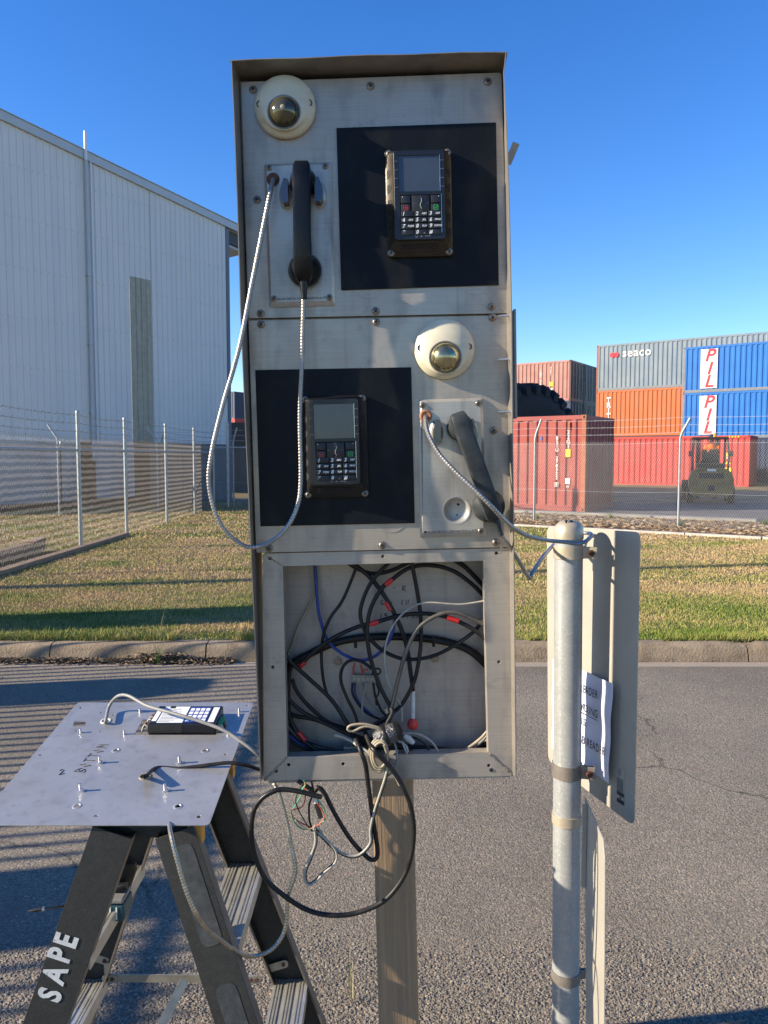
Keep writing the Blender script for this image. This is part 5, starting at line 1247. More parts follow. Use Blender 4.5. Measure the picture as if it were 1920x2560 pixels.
terminal(545, 1370, 3, -.05, 'small terminal block at the bottom edge of the wiring box', -2)
# taped joint and the cables spilling out
tj = kthing('taped_joint', 'lump of wires bound in grey and black tape in the middle of the bottom edge', 'cable joint', *W7([(795, 1265)], .0)[0])
MB().lathe([(.004, -.030), (.015, -.027), (.020, -.014), (.019, .000), (.021, .012), (.016, .026), (.005, .030)], 18, 'X').xform(Matrix.Rotation(R(-22), 4, 'Y')).build('tape_wrap', 'tape_grey', tj, 50)
MB().lathe([(.0, .018), (.016, .018), (.0205, .022), (.018, .030), (.004, .033)], 16, 'X').xform(Matrix.Rotation(R(-22), 4, 'Y')).build('tape_end', 'cable_black', tj, 50)
MB().lathe([(.0205, -.006), (.0215, -.004), (.0215, .001), (.020, .003)], 18, 'X', cap=False).xform(Matrix.Rotation(R(-22), 4, 'Y')).build('tape_band', 'cable_black', tj, 50)
tk = kthing('taped_joint', 'small white taped splice right of the grey taped lump', 'cable joint', *W7([(945, 1290)], -.02)[0])
MB().tube([(-.010, 0, .008), (0, 0, 0), (.010, 0, -.010)], .0065, 10, True, [.004, .0075, .005]).build('tape_wrap', 'tape_white', tk, 60)
brass = cable('connector', W7([(785, 1078), (800, 1108)], -.035), .0058, 'zinc', 'small brassy connector above the taped lump', cat='connector')
cable('cable', W7([(825, 1085), (835, 1110), (800, 1180), (780, 1230)], -.03, 0), .0050, 'cable_black', 'short black cable between the brassy connector and the taped lump')
cable('cable', W7([(740, 1215), (640, 1190), (545, 1198), (523, 1225), (560, 1240), (640, 1205), (735, 1222)], -.01), .0030, 'cable_beige', 'beige cable doubled into a flat loop left of the taped lump')
cable('cable', W7([(430, 1262), (540, 1300), (640, 1370, .01), (740, 1420, .014), (800, 1480, .016), (860, 1560, .02), (885, 1610, .02)], -.03), .0038, 'cable_white', 'pale cable spilling over the sill to the right')
cable('cable', W7([(880, 1255), (1000, 1255), (1090, 1300), (1140, 1360), (1150, 1400)], -.02), .0022, 'cable_white', 'thin white wire bowed from the taped lump to the sill')
cable('cable', W7([(900, 1265), (1000, 1290), (1070, 1340), (1100, 1400)], -.03), .0026, 'cable_black', 'thin black wire bowed from the taped lump to the sill')
for k, (m_, lab) in enumerate((('cable_beige', 'outermost beige cable in the lower right corner of the box'), ('cable_grey', 'grey cable between the beige ones in the lower right corner'), ('cable_beige', 'innermost beige cable in the lower right corner of the box'))):
    cable('cable', W7([(1510, 1215 + k * 30), (1430, 1300 + k * 26), (1310, 1375 + k * 10), (1150, 1385 + k * 4)], -.05 - k * .012), .0036, m_, lab)
cable('cable', W7([(880, 1345), (1100, 1362), (1300, 1378), (1430, 1350), (1510, 1300)], -.075), .0075, 'cable_black', 'thick black cable lying along the floor of the box at the right')
for k in range(3): cable('cable', W7([(560 + 30 * k, 1330 + 12 * k), (700, 1345 + k * 10), (850, 1330 + 14 * k), (980, 1385)], -.03 - .02 * k), .0045, 'cable_black', ('black cable on the box floor behind the sill, leftmost of its heap', 'black cable on the box floor behind the sill, middle of its heap', 'black cable on the box floor behind the sill, rightmost of its heap')[k], group='black cables heaped behind the sill')
# coil hanging on the sill, black and white twin wire
coil = [(760, 1250, .0)]
for k in range(3):
    for t in range(8):
        a = R(100 + t * 45); coil.append((735 + (62 - 8 * k) * math.cos(a) + (t + 8 * k) * .6, 1405 - (118 - 16 * k) * math.sin(a), .012 + .004 * k + .001 * t))
cable('cable', W7(coil, .0), .0030, 'cable_beige', 'beige cable wound in a small coil over the sill')
cable('cable', W7([(850, 1290, .0), (930, 1340, .008), (935, 1395, .012), (900, 1310, .006)], 0), .0022, 'cable_white', 'white and black wire stub curling over the sill')
cable('cable', W7([(840, 1290, 0), (865, 1400, .012), (850, 1480, .014), (800, 1550, .016), (780, 1500, .018), (770, 1400, .014)], 0), .0024, 'cable_grey', 'grey wire loop hanging beside the beige coil')
def C8(l, w0, w1=None):
    w1 = w0 if w1 is None else w1; n = len(l); return [(600 + p[0] / 3.318, 1880 + p[1] / 3.318, p[2] if len(p) > 2 else lerp(w0, w1, i / (n - 1))) for i, p in enumerate(l)]
cable('cable', C8([(1040, -160, -.02), (1080, -60, .012), (1130, 0), (1240, 120), (1330, 250), (1410, 430), (1442, 640), (1422, 850), (1350, 1050), (1200, 1230), (1000, 1325), (800, 1355), (600, 1325), (420, 1230), (220, 1060), (122, 850), (95, 650), (118, 480), (200, 370), (330, 312), (480, 325), (600, 355), (680, 375)], .03, .045), .0052, 'cable_black', 'thick black cable hanging in one great loop below the kiosk', 10)
cable('cable', C8([(480, 240), (560, 290), (620, 330), (645, 292), (700, 340), (780, 500), (900, 700), (1010, 830), (1090, 895), (1135, 875), (1140, 800), (1115, 640), (1085, 430), (1060, 250), (1040, 100, .016), (1000, -10, .012), (960, -120, -.02)], .0, .02), .0050, 'cable_black', 'black cable dropping in a narrow loop inside the great loop')
cable('cable', C8([(1225, 60), (1222, 130), (1208, 200), (1160, 350), (1112, 500), (1080, 650), (1082, 750), (1020, 830), (950, 865), (850, 840), (755, 770), (685, 690), (640, 615), (612, 640), (690, 705), (775, 790), (803, 850), (790, 920), (700, 1000), (620, 1080), (570, 1102), (537, 1060), (540, 980), (590, 860), (626, 750), (620, 640)], .02, .035), .0026, 'cable_white', 'black and white twin cable in a crooked loop under the box')
cable('cable', C8([(1232, 60), (1229, 130), (1216, 200), (1170, 350), (1122, 500), (1090, 650), (1092, 752), (1026, 838), (952, 874), (846, 849), (748, 778), (677, 697), (634, 620), (606, 646), (684, 712), (768, 795), (795, 850), (782, 916), (694, 994), (613, 1074), (568, 1092), (545, 1056), (548, 984), (598, 864), (634, 750), (628, 640)], .016, .031), .0026, 'cable_black', 'black half of the twin cable in a crooked loop under the box')
cable('cable', C8([(590, 240), (605, 300), (600, 370), (575, 430), (575, 560), (600, 640)], .02), .0022, 'cable_black', 'thin black cable hanging straight under the box among the coloured wires')
wl = cable('connector', C8([(622, 380), (640, 450), (668, 545)], .03), .0052, 'chrome', 'shiny dark connector with a white top hanging among the coloured wires', cat='connector')
sleeve(wl, C8([(620, 372), (630, 420)], .03), .0058, 'tape_white', 'white_tape')
for k, (m_, lab, pts) in enumerate((
    ('wire_green', 'thin green wire twisted in an arc at the left of the loose ends', [(540, 250), (520, 330), (460, 440), (425, 500), (450, 580), (520, 640), (600, 630)]),
    ('wire_red', 'thin orange wire twisted in an arc at the left of the loose ends', [(535, 250), (540, 400), (500, 465), (430, 480), (440, 540), (510, 590), (590, 625)]),
    ('cable_black', 'thin black wire bent down through the coloured loose ends', [(520, 260), (470, 360), (465, 430), (500, 510), (560, 610), (600, 660)]),
    ('wire_green', 'thin green and white wire tuft beside the shiny connector', [(640, 390), (690, 460), (712, 530), (690, 580), (660, 590)]),
    ('wire_red', 'thin red wire tuft beside the shiny connector', [(645, 430), (700, 520), (680, 575), (640, 610), (600, 622)]),
    ('cable_beige', 'thin pale wire end sticking out of the twisted bundle', [(460, 560), (510, 615), (580, 640), (625, 610)]),
    ('wire_green', 'short green yellow wire right under the bottom of the kiosk', [(528, 235), (545, 270), (520, 300), (510, 330)]))):
    cable('wire', C8(pts, .02 + .004 * k), .0013, m_, lab, 6, 'wire')
# marker writing on the back wall
STR = {'R': [[(0, 0), (0, 1), (.6, .9), (.6, .6), (0, .5), (.7, 0)]], 'I': [[(.2, 0), (.25, 1)]], 'N': [[(0, 0), (.05, 1), (.6, .1), (.65, 1)]], '-': [[(.1, .5), (.6, .52)]], 'F': [[(0, 0), (0, 1), (.7, 1)], [(0, .55), (.5, .55)]],
       'G': [[(.6, .85), (.2, 1), (0, .4), (.3, 0), (.6, .3), (.35, .4)]], '1': [[(.3, 0), (.3, 1)]], '9': [[(.5, .6), (.1, .6), (.1, 1), (.5, 1), (.45, 0)]], 'S': [[(.6, .9), (.1, .8), (.5, .45), (.05, .05)]], 'P': [[(0, 0), (.05, 1), (.55, .8), (.05, .5)]],
       'A': [[(0, 0), (.35, 1), (.65, 0)], [(.15, .4), (.5, .4)]], 'E': [[(.6, 1), (0, 1), (0, 0), (.6, 0)], [(0, .5), (.4, .5)]], 'B': [[(0, 0), (0, 1), (.5, .85), (0, .5), (.6, .25), (0, 0)]], 'O': [[(.3, 0), (0, .5), (.3, 1), (.6, .5), (.3, 0)]],
       'T': [[(.3, 0), (.3, 1)], [(0, 1), (.7, 1)]], 'M': [[(0, 0), (.05, 1), (.35, .4), (.65, 1), (.7, 0)]], '2': [[(0, .8), (.3, 1), (.5, .7), (0, 0), (.6, .05)]], ' ': [], '*': []}
def write(s_, h_, mk, parent, r_=.0006, name='handwriting', m='print', adv=.9, seed=1):
    rd = random.Random(seed); mb = MB(); x0 = 0
    for ch in s_:
        for st in STR[ch]:
            mb.tube([mk(x0 + p[0] * h_ * .8 + rd.uniform(-.03, .03) * h_, p[1] * h_ + rd.uniform(-.03, .03) * h_) for p in st], r_, 4)
        x0 += h_ * adv
    return mb.build(name, m, parent)
for s_, cx, cy in (('IF -', 738, 268), ('R', 905, 268), ('G -', 752, 370), ('IN', 893, 368), ('19', 745, 462), ('SPARE', 905, 460)):
    p = K(680 + cx / 2.765, 1380 + cy / 2.765, -(D - .0045)); write(s_, .0115, lambda x, z, p=p: (p.x + x, D - .0042, p.z + z), kiosk, .0009)
# third armoured cord: from under the kiosk to under the laid plate
lp_cord = thing('steel_cord', 'armoured steel cord looping from under the kiosk to the plate on the ladder', 'cord', loc=tuple(KW(683, 1940, -.03)))
bpy.context.view_layer.update()
cord(lp_cord, [(683, 1940, -.03), (685, 1958, -.02), (699, 1988, -.01), (716, 2049, .0), (727, 2106, .01), (737, 2151, .02), (737, 2187, .025), (720, 2242, .03), (716, 2302, .035), (705, 2341, .04), (678, 2374, .05), (639, 2390, .055), (606, 2386, .085), (561, 2356, .11), (519, 2322, .135), (489, 2280, .155), (464, 2223, .155), (443, 2151, .145), (428, 2090, .125), (424, 2062, .08), (424, 2040, .0)], .0046, 'armour_warm', 'cord_body')

# ---------------------------------------------------------------- right signpost
PY = 1.865
MS = Matrix.Translation((.4475 * PY / 1.8, PY, 0)) @ Matrix.Rotation(R(-.55), 4, 'Y')
post = thing('signpost', 'galvanised signpost with two sign plates seen from behind, right', 'signpost', MS)
PR = .0340
zt = (MS.inverted() @ P(1422, 1342, PY)).z
MB().tube([(0, 0, 0), (0, 0, zt)], PR, 40).build('pole', 'galv', post, 40)
MB().lathe([(PR + .0015, zt - .004), (PR + .0015, zt + .006), (PR + .0005, zt + .022), (PR - .004, zt + .030), (PR - .013, zt + .038), (PR - .022, zt + .0405), (.001, zt + .041)], 40, 'Z').build('cap', 'galv_band', post, 60)
cp0 = Vector((-.004, -.016, zt + .0375)); MB().box(tuple(cp0 - Vector((.009, .006, .004))), tuple(cp0 + Vector((.009, .008, .0045))), .002).build('cap_label', 'cable_black', post)
text('lettering', 'C', .009, 'label_white', post, tuple(cp0 + Vector((-.002, -.0065, 0))), bold=.0004)
def plane_hit(a, b_, px, py):
    """ray through a pixel onto the vertical plane through ground points a, b"""
    a, b_ = Vector((*a, 0)), Vector((*b_, 0)); n = (b_ - a).cross(Vector((0, 0, 1))); d = ray(px, py); return CO + d * ((a - CO).dot(n) / d.dot(n))
def sign(a, b_, outline, m, r_, nm='sign_plate', t=.0025, parent=post):
    hit = [plane_hit(a, b_, px, py) for px, py in outline]; A3 = Vector((*a, 0)); ux = (Vector((*b_, 0)) - A3).normalized()
    pts = [((h - A3).dot(ux), h.z) for h in hit]
    me = curve_plate(rounded(pts, r_, 6), [], t, .0003, 'XZ', 0)
    fr_ = Matrix.Translation(A3) @ Matrix.Rotation(math.atan2(ux.y, ux.x), 4, 'Z')
    me.transform((parent.matrix_world.inverted() if parent else Matrix()) @ fr_)
    return put(nm, me, m, parent), fr_
SA, SB = (.4335 * PY / 1.8, 2.03 * PY / 1.8), (.5615 * PY / 1.8, 1.713 * PY / 1.8)
bpy.context.view_layer.update()
upper, FU = sign(SA, SB, [(1371, 1901), (1586, 2066), (1601, 1330), (1368, 1316)], 'sign_back', .022)
NSA, NSB = (.4735 * PY / 1.8, PY), (.4545 * PY / 1.8, 1.59 * PY / 1.8)
lower, FL_ = sign(NSA, NSB, [(1463, 1992), (1508, 2096), (1513, 2150), (1509, 2950), (1468, 2900)], 'sign_back', .004)
def hitl(Fm, a, b_, px, py, off=0):   # pixel -> local coordinates in the sign's frame
    h = plane_hit(a, b_, px, py); q = Fm.inverted() @ h; return (q.x, q.z)
# stiffening rib on the lower plate
q0, q1 = hitl(FL_, NSA, NSB, 1468, 2020), hitl(FL_, NSA, NSB, 1474, 2200)
mb = MB().box((q0[0], -.012, q1[1] - .04), (q0[0] + .010, -.002, q0[1] + .01)); mb.xform(MS.inverted() @ FL_).build('sign_rib', 'sign_back', post)
# clamps
def clamp(py, h_, m, tab=True, bolt=True, tabl=.034, ang=-18):
    z0 = (MS.inverted() @ P(1420, py, PY - PR)).z; cl = MB().lathe([(PR, -h_ / 2), (PR + .003, -h_ / 2), (PR + .003, h_ / 2), (PR, h_ / 2)], 40, 'Z', (0, 0, z0), cap=False).build('clamp', m, post, 40)
    if tab:
        mb = MB()
        for s_ in (-1, 1): mb.box((PR - .004, s_ * .004 - .0014 - .006, z0 - h_ / 2 + .001), (PR + tabl, s_ * .004 + .0014 - .006, z0 + h_ / 2 - .001), .001)
        mb.xform(Matrix.Rotation(R(ang), 4, 'Z')); mb.build('clamp_ear', m, cl)
    if bolt:
        mb = MB().lathe([(.004, -.026), (.0045, -.018), (.0085, -.0178), (.0085, -.0115), (.0045, -.011), (.0045, .014), (.008, .0142), (.008, .020)], 6, 'Y', (PR + .020, -.003, z0)); mb.xform(Matrix.Rotation(R(ang), 4, 'Z')); mb.build('bolt', 'rustbolt', cl)
    return cl
clamp(1384, .030, 'galv_band'); clamp(1937, .034, 'dark_band'); clamp(2060, .024, 'galv_band', True, False, .018, 8); clamp(2457, .026, 'dark_band', True, False, .018, 8)
# sticker on the plate
def on_sign(px0, py0, px1, py1, nm, m, off=-.0018, t=.0004):
    a0, a1 = hitl(FU, SA, SB, px0, py0), hitl(FU, SA, SB, px1, py1)
    mb = MB().box((min(a0[0], a1[0]), off - t, min(a0[1], a1[1])), (max(a0[0], a1[0]), off, max(a0[1], a1[1]))); mb.xform(MS.inverted() @ FU); return mb.build(nm, m, post)
def sign_text(s_, px, py, size, m='print', rot=0, **kw):
    q = hitl(FU, SA, SB, px, py); me = text_mesh(s_, size, **kw).copy(); me.transform(MS.inverted() @ FU @ Matrix.Translation((q[0], -.0026, q[1]))); return put('lettering', me, m, post)
on_sign(1543, 1912, 1563, 2004, 'sticker', 'sign_back')
for k in range(7): on_sign(1544, 1948 + 5 * k, 1560, 1950 + 5 * k, 'sticker_line', 'cable_grey', -.0022)
on_sign(1544, 1984, 1562, 1985, 'sticker_line', 'print', -.0022); on_sign(1544, 2003, 1562, 2004, 'sticker_line', 'print', -.0022); on_sign(1551, 1990, 1555, 1998, 'sticker_mark', 'print', -.0022)
q = hitl(FU, SA, SB, 1551, 1930); mb = MB()
mb.prism([(q[0] - .007, q[1] - .012), (q[0] - .002, q[1] - .016), (q[0] - .002, q[1] + .004), (q[0] + .002, q[1] + .004), (q[0] + .002, q[1] - .016), (q[0] + .007, q[1] - .012), (q[0] + .008, q[1] + .006), (q[0] + .003, q[1] + .009), (q[0] + .004, q[1] + .014), (q[0], q[1] + .010), (q[0] - .004, q[1] + .014), (q[0] - .003, q[1] + .009), (q[0] - .008, q[1] + .006)], .0004, -.0026)
mb.xform(Matrix.Translation((q[0], 0, q[1])) @ Matrix.Diagonal((.7, 1, .7, 1)) @ Matrix.Translation((-q[0], 0, -q[1]))).xform(MS.inverted() @ FU).build('emblem', 'cable_grey', post)
# paper notice on the plate
SA2, SB2 = (SA[0] - .012, SA[1] - .010), (SB[0] - .012, SB[1] - .010)
a3 = Vector((*SA2, 0)); ux = (Vector((*SB2, 0)) - a3).normalized(); FN = Matrix.Translation(a3) @ Matrix.Rotation(math.atan2(ux.y, ux.x), 4, 'Z')
nl = lambda px, py: (lambda h: ((FN.inverted() @ h).x, (FN.inverted() @ h).z))(plane_hit(SA2, SB2, px, py))
ptl, ptr, pbr = nl(1457, 1674), nl(1536, 1711), nl(1524, 1957)
x0, x1 = nl(1383, 1760)[0], ptr[0]; zt_, zb_ = (ptl[1] + ptr[1]) / 2, pbr[1]
nt_ = thing('paper_notice', 'white paper notice about the card reader taped to the sign plate behind the pole', 'notice', FN @ Matrix.Translation((x0, 0, zb_)))
W_, H_ = x1 - x0, zt_ - zb_; nx, nz = 24, 20; vs = []
for j in range(nz + 1):
    for i in range(nx + 1):
        u_, v_ = i / nx, j / nz; y_ = -.0015 - .003 * math.sin(u_ * 7 + v_ * 2) * v_ - .006 * max(0, u_ - .8) * (1.2 - v_) * 4 - .0015 * math.sin(v_ * 14 + u_ * 5)
        vs.append((u_ * W_ - (.006 * (1 - v_) if i == nx else 0), y_, v_ * H_))
fs = [(j * (nx + 1) + i, j * (nx + 1) + i + 1, (j + 1) * (nx + 1) + i + 1, (j + 1) * (nx + 1) + i) for j in range(nz) for i in range(nx)]
MB().add(vs, fs).build('sheet', 'paper', nt_, 60)
def ntext(s_, pxl, pxr, py, size, ul=False):
    a0 = nl(pxl, py); 
    me = text_mesh(s_, size, bold=.0003, sp=1.12).copy(); me.transform(Matrix.Diagonal((.52 if s_ == 'USE' else .60, 1, .95, 1))); xs_ = [v.co.x for v in me.vertices]; wd_ = max(xs_) - min(xs_); right = nl(pxr, py)
    me.transform(Matrix.Translation((right[0] - x0 - max(xs_), -.0105, right[1] - zb_))); put('lettering', me, 'print', nt_)
    if ul: MB().box((right[0] - x0 - wd_, -.0105, right[1] - zb_ - size * .50), (right[0] - x0, -.0101, right[1] - zb_ - size * .44)).build('underline', 'print', nt_)
ntext('D READER', 1457, 1503, 1738, .030); ntext('WORKING', 1457, 1502, 1786, .030, True); ntext('USE', 1457, 1474, 1808, .028); ntext('ARD READER', 1457, 1521, 1880, .030)
tp = MB().add([(-.004, -.002, .02), (W_ * .5, -.0125, .055 + .02), (W_ * .5, -.0125, .075 + .02), (-.004, -.002, .045)], [(0, 1, 2, 3)])

# ---------------------------------------------------------------- stepladder
LX0, LX1, LZ, SL = -.549, -.4235, .868, .345
lad = thing('stepladder', 'black fibreglass double sided stepladder with ribbed aluminium treads', 'ladder', loc=(-.486, 1.66, 0))
def lr(p): return Vector(p) - lad.location
def rail(side_, near, stencil=False):
    xt = LX0 if side_ < 0 else LX1; yt, sy = (1.505, -.115) if near else (1.83, .05); sg = 1 if near else -1
    top = Vector((xt, yt, LZ)); bot = Vector((xt + side_ * SL * LZ, yt + sy * LZ, .0)); d = (bot - top).normalized()
    xa = Vector((0, 1, 0)).cross(d).normalized(); ya = Vector((0, sg, 0)); hw = .041; fl_d = .030; t = .004
    # channel profile: web (outer) plus two flanges towards the inside of the ladder
    def seg(pf, nm, m): 
        vs = [lr(p + xa * q[0] + ya * q[1]) for p in (top, bot) for q in pf]; n = len(pf)
        return MB().add(vs, [tuple(range(n)), tuple(range(2 * n - 1, n - 1, -1))] + [(i, (i + 1) % n, n + (i + 1) % n, n + i) for i in range(n)]).build(nm, m, lad)
    pf = [(-hw, 0), (hw, 0), (hw, fl_d), (hw - t, fl_d), (hw - t, t), (-hw + t, t), (-hw + t, fl_d), (-hw, fl_d)]
    r_ = seg(pf, 'rail', 'fibreglass')
    for sx in (-1, 1):
        e = [(sx * hw, .0015), (sx * (hw + .0006), .0015), (sx * (hw + .0006), fl_d + .0006), (sx * (hw - t), fl_d + .0006), (sx * (hw - t), fl_d), (sx * hw, fl_d)]
        vs = [lr(p + xa * q[0] + ya * q[1]) for p in (top, bot) for q in e]; n = len(e)
        MB().add(vs, [tuple(range(n)), tuple(range(2 * n - 1, n - 1, -1))] + [(i, (i + 1) % n, n + (i + 1) % n, n + i) for i in range(n)]).build('rail_edge', 'rail_edge', r_)
    MB().box(tuple(lr(bot + Vector((-.05, -.02, .0)))), tuple(lr(bot + Vector((.05, .03, .03)))), .006).build('foot', 'cable_black', lad)
    return top, bot, d, xa, r_
RA = rail(-1, True); RC = rail(1, True); RB = rail(-1, False); RD = rail(1, False)
# treads
for side_ in (-1, 1):
    for zt2 in (.625, .315, .03 + .0):
        if zt2 < .1: continue
        xt = (LX0 if side_ < 0 else LX1) + side_ * SL * (LZ - zt2); ya_, yb_ = 1.505 - .115 * (LZ - zt2) + .006, 1.83 + .05 * (LZ - zt2) - .006
        tr_ = thing('tmp', None, None); tr_.name = 'x'; bpy.data.objects.remove(tr_)
        mb = MB().box(tuple(lr((xt - .040, ya_, zt2 - .004))), tuple(lr((xt + .040, yb_, zt2))))
        for k in range(11):
            if k in (3, 7): continue
            xx = xt - .037 + k * .0074; mb.box(tuple(lr((xx - .0018, ya_, zt2))), tuple(lr((xx + .0018, yb_, zt2 + .0022))))
        mb.box(tuple(lr((xt - .042, ya_, zt2 - .030))), tuple(lr((xt - .038, yb_, zt2 + .002)))).box(tuple(lr((xt + .038, ya_, zt2 - .030))), tuple(lr((xt + .042, yb_, zt2 + .002))))
        mb.build('tread', 'tread', lad)
# top cap
cap_ = MB().box(tuple(lr((-.600, 1.54, .838))), tuple(lr((-.392, 1.84, .879))), .006).build('top_cap', 'fibreglass', lad)
for yy in (1.512, 1.835): MB().prism([(lr((0, yy, 0)).y, .838), (lr((0, yy, 0)).y + .03, .838), (lr((0, yy, 0)).y + .03, .879), (lr((0, yy, 0)).y, .879)], .028, lr((-.398, 0, 0)).x, 'YZ').build('cap_corner', 'orange_cap', cap_)
# spreader brackets, bars
def fl_bracket(p, ang, L_, nm='bracket'):
    c_, s_ = math.cos(R(ang)), math.sin(R(ang)); pts = rounded([(-.012, -.010), (L_, -.010), (L_, .010), (-.012, .010)], .009, 4)
    pts = [(x_ * c_ - z_ * s_, x_ * s_ + z_ * c_) for x_, z_ in pts]; o = MB().prism([(lr(p).x + a, lr(p).z + b2) for a, b2 in pts], .003, lr(p).y).build(nm, 'zinc', lad)
    for q in (0, L_ - .012): MB().lathe([(.0045, -.003), (.0045, 0), (.003, 0.0)], 10, 'Y', (lr(p).x + q * c_, lr(p).y, lr(p).z + q * s_)).build('rivet', 'rustbolt', o, 40)
    return o
pB, pD = P(226, 2392, 1.85), P(722, 2408, 1.84)
fl_bracket(pB, -17, .048); fl_bracket(P(672, 2422, 1.84), 17, .050)
pb1, pd1 = P(272, 2445, 1.845), P(642, 2448, 1.835)
MB().box(tuple(lr(P(262, 2420, 1.845)) + Vector((-.002, 0, -.040))), tuple(lr(P(272, 2408, 1.845)) + Vector((.002, .004, .0)))).build('bracket', 'zinc', lad)
fl_bracket(pb1 + Vector((-.004, -.004, 0)), -2, .026); fl_bracket(pd1 + Vector((-.014, -.004, 0)), 4, .026)
MB().bar(lr(pb1), lr(pd1), .003, .020).build('spreader_bar', 'zinc', lad)
MB().bar(lr(P(462, 2450, 1.82)), lr(P(385, 2600, 1.75)), .022, .003, Vector((0, 1, 0))).build('spreader_brace', 'zinc', lad)
# stencil and scuffs on the near rails
top, bot, d, xa, ra = RA
ang = math.atan2(-d.z, -d.x)
def on_rail(px, py, rr):
    top, bot, d, xa, _ = rr; n = Vector((0, 1, 0)); n = (d.cross(xa)).normalized(); dr = ray(px, py); return CO + dr * ((top - CO).dot(n) / dr.dot(n))
for ch, px, py in (('S', 128, 2487), ('A', 140, 2436), ('P', 152, 2388), ('E', 168, 2352)):
    h = on_rail(px, py, RA); me = text_mesh(ch, .060, bold=.0022).copy()
    up = -d; rt = Vector((0, 0, 0)); nn = d.cross(xa).normalized(); nn = nn if nn.y < 0 else -nn
    # letters read upwards along the rail
    X_ = up; Z_ = (nn * 1).cross(up) * -1
    Z_ = -(up.cross(-nn)) if (up.cross(-nn)).x > 0 else up.cross(-nn)
    mt = Matrix((X_, -nn, Z_)).transposed().to_4x4(); me.transform(Matrix.Translation(lr(h) + nn * .0012) @ mt @ Matrix.Diagonal((.78, 1, 1.05, 1)))
    put('stencil_letter', me, 'stencil', lad)
tc_, bc_, dc_, xc_, rc_ = RC
nC = dc_.cross(xc_).normalized(); nC = nC if nC.y < 0 else -nC
for (y0, y1) in ((2112, 2368), (2460, 2640)):
    a0, a1 = on_rail(lerp(432, 585, (y0 - 2065) / 495) + 6, y0, RC), on_rail(lerp(432, 585, (y1 - 2065) / 495) - 4, y1, RC)
    L_ = (a1 - a0).length; pts = rounded([(0, -.022), (L_, -.022), (L_, .022), (0, .022)], .020, 6)
    mb = MB(); vs = [lr(a0 + dc_ * p[0] + xc_ * p[1] + nC * .0008) for p in pts]; mb.add(vs, [tuple(range(len(vs)))]); mb.build('sticker_remains', 'worn_patch', lad)
# cordless drill on the left tread
dr_ = thing('cordless_tool', 'black and teal cordless driver with a long bit, lying on the left ladder tread', 'power tool', loc=tuple(P(292, 2245, 1.66)))
def dl(px, py, Y): return P(px, py, Y) - dr_.location
MB().lathe([(.012, -.055), (.022, -.045), (.026, -.01), (.026, .03), (.018, .045)], 18, 'Z').xform(Matrix.Translation(dl(305, 2195, 1.70)) @ Matrix.Rotation(R(20), 4, 'Y')).build('motor_housing', 'cable_black', dr_, 40)
MB().tube([dl(270, 2222, 1.66), dl(300, 2218, 1.66), dl(318, 2214, 1.66)], .010, 12, True, [.008, .010, .008]).build('chuck', 'black_body', dr_, 40)
b0 = dl(288, 2262, 1.66); MB().box((b0.x - .028, b0.y - .03, b0.z - .022), (b0.x + .030, b0.y + .03, b0.z + .018), .005).build('battery', 'teal', dr_)
MB().box((b0.x - .028, b0.y - .032, b0.z + .020), (b0.x + .028, b0.y + .03, b0.z + .030), .003).build('battery_top', 'cable_grey', dr_)
for k in range(3): MB().box((b0.x - .016 + k * .014, b0.y - .0315, b0.z - .016), (b0.x - .013 + k * .014, b0.y - .03, b0.z + .012)).build('battery_rib', 'label_white', dr_)
sd_ = thing('screwdriver', 'thin long screwdriver poking out to the left behind the stencilled rail', 'screwdriver', loc=tuple(P(160, 2266, 1.62)))
q = [P(72, 2278, 1.60) - sd_.location, P(105, 2273, 1.60) - sd_.location, P(150, 2267, 1.61) - sd_.location, P(250, 2250, 1.66) - sd_.location]
MB().tube([q[1], q[2], q[3]], .0026, 10).build('shaft', 'chrome', sd_, 50); MB().tube([q[0], q[0].lerp(q[1], .5), q[1]], .004, 10, True, [.0015, .0038, .004]).build('tip', 'cable_black', sd_, 50)
MB().tube([q[1], q[1].lerp(q[2], .15)], .0048, 10).build('collar', 'screw_bright', sd_, 50)
hk = thing('cable_hook', 'small yellow wire hook under the cordless driver', 'hook', loc=tuple(P(282, 2300, 1.66)))
MB().tube(smooth_path([(0, 0, .01), (.004, 0, .002), (-.002, 0, -.004), (.003, 0, -.010), (-.004, 0, -.012)], .002), .0014, 6).build('hook_body', 'cable_yellow', hk, 60)

# ---------------------------------------------------------------- the removed panel lying on the ladder
TILT = 8.4
ML = Matrix.Translation((-.58, 1.5, .887)) @ Matrix.Rotation(R(TILT), 4, 'X')
MLi = ML.inverted()
def LP(px, py, h=0.0):
    o = MLi @ CO; d = MLi.to_3x3() @ ray(px, py); return o + d * ((h - o.z) / d.z)
lpn = thing('loose_panel', 'smeared grey metal panel with studs and BOTTOM written on it, lying on the ladder top', 'panel', ML)
T = .0022
cr = [LP(200, 1758), LP(648, 1756), LP(515, 2066), LP(-78, 2066)]
x0l, x1r = (cr[0].x + cr[3].x) / 2, (LP(515, 2060).x + LP(640, 1760).x) / 2
y0n, y1f = LP(300, 2064).y, LP(400, 1757).y
outer = rounded([(x0l, y0n), (x1r, y0n), (x1r, y1f), (x0l, y1f)], .010, 5)
holes = [circ(*LP(px, py)[:2], r_, 14) for px, py, r_ in ((290, 1876, .0055), (513, 1877, .0055), (193, 2015, .0055), (445, 2016, .0055), (240, 2041, .0040), (497, 2043, .0045), (101, 1888, .0040), (564, 1887, .0040), (618, 1765, .0040), (202, 1770, .0040), (253, 1782, .003), (284, 1788, .003), (252, 1829, .003), (191, 1828, .003), (362, 1942, .0105), (264, 1803, .0105))]
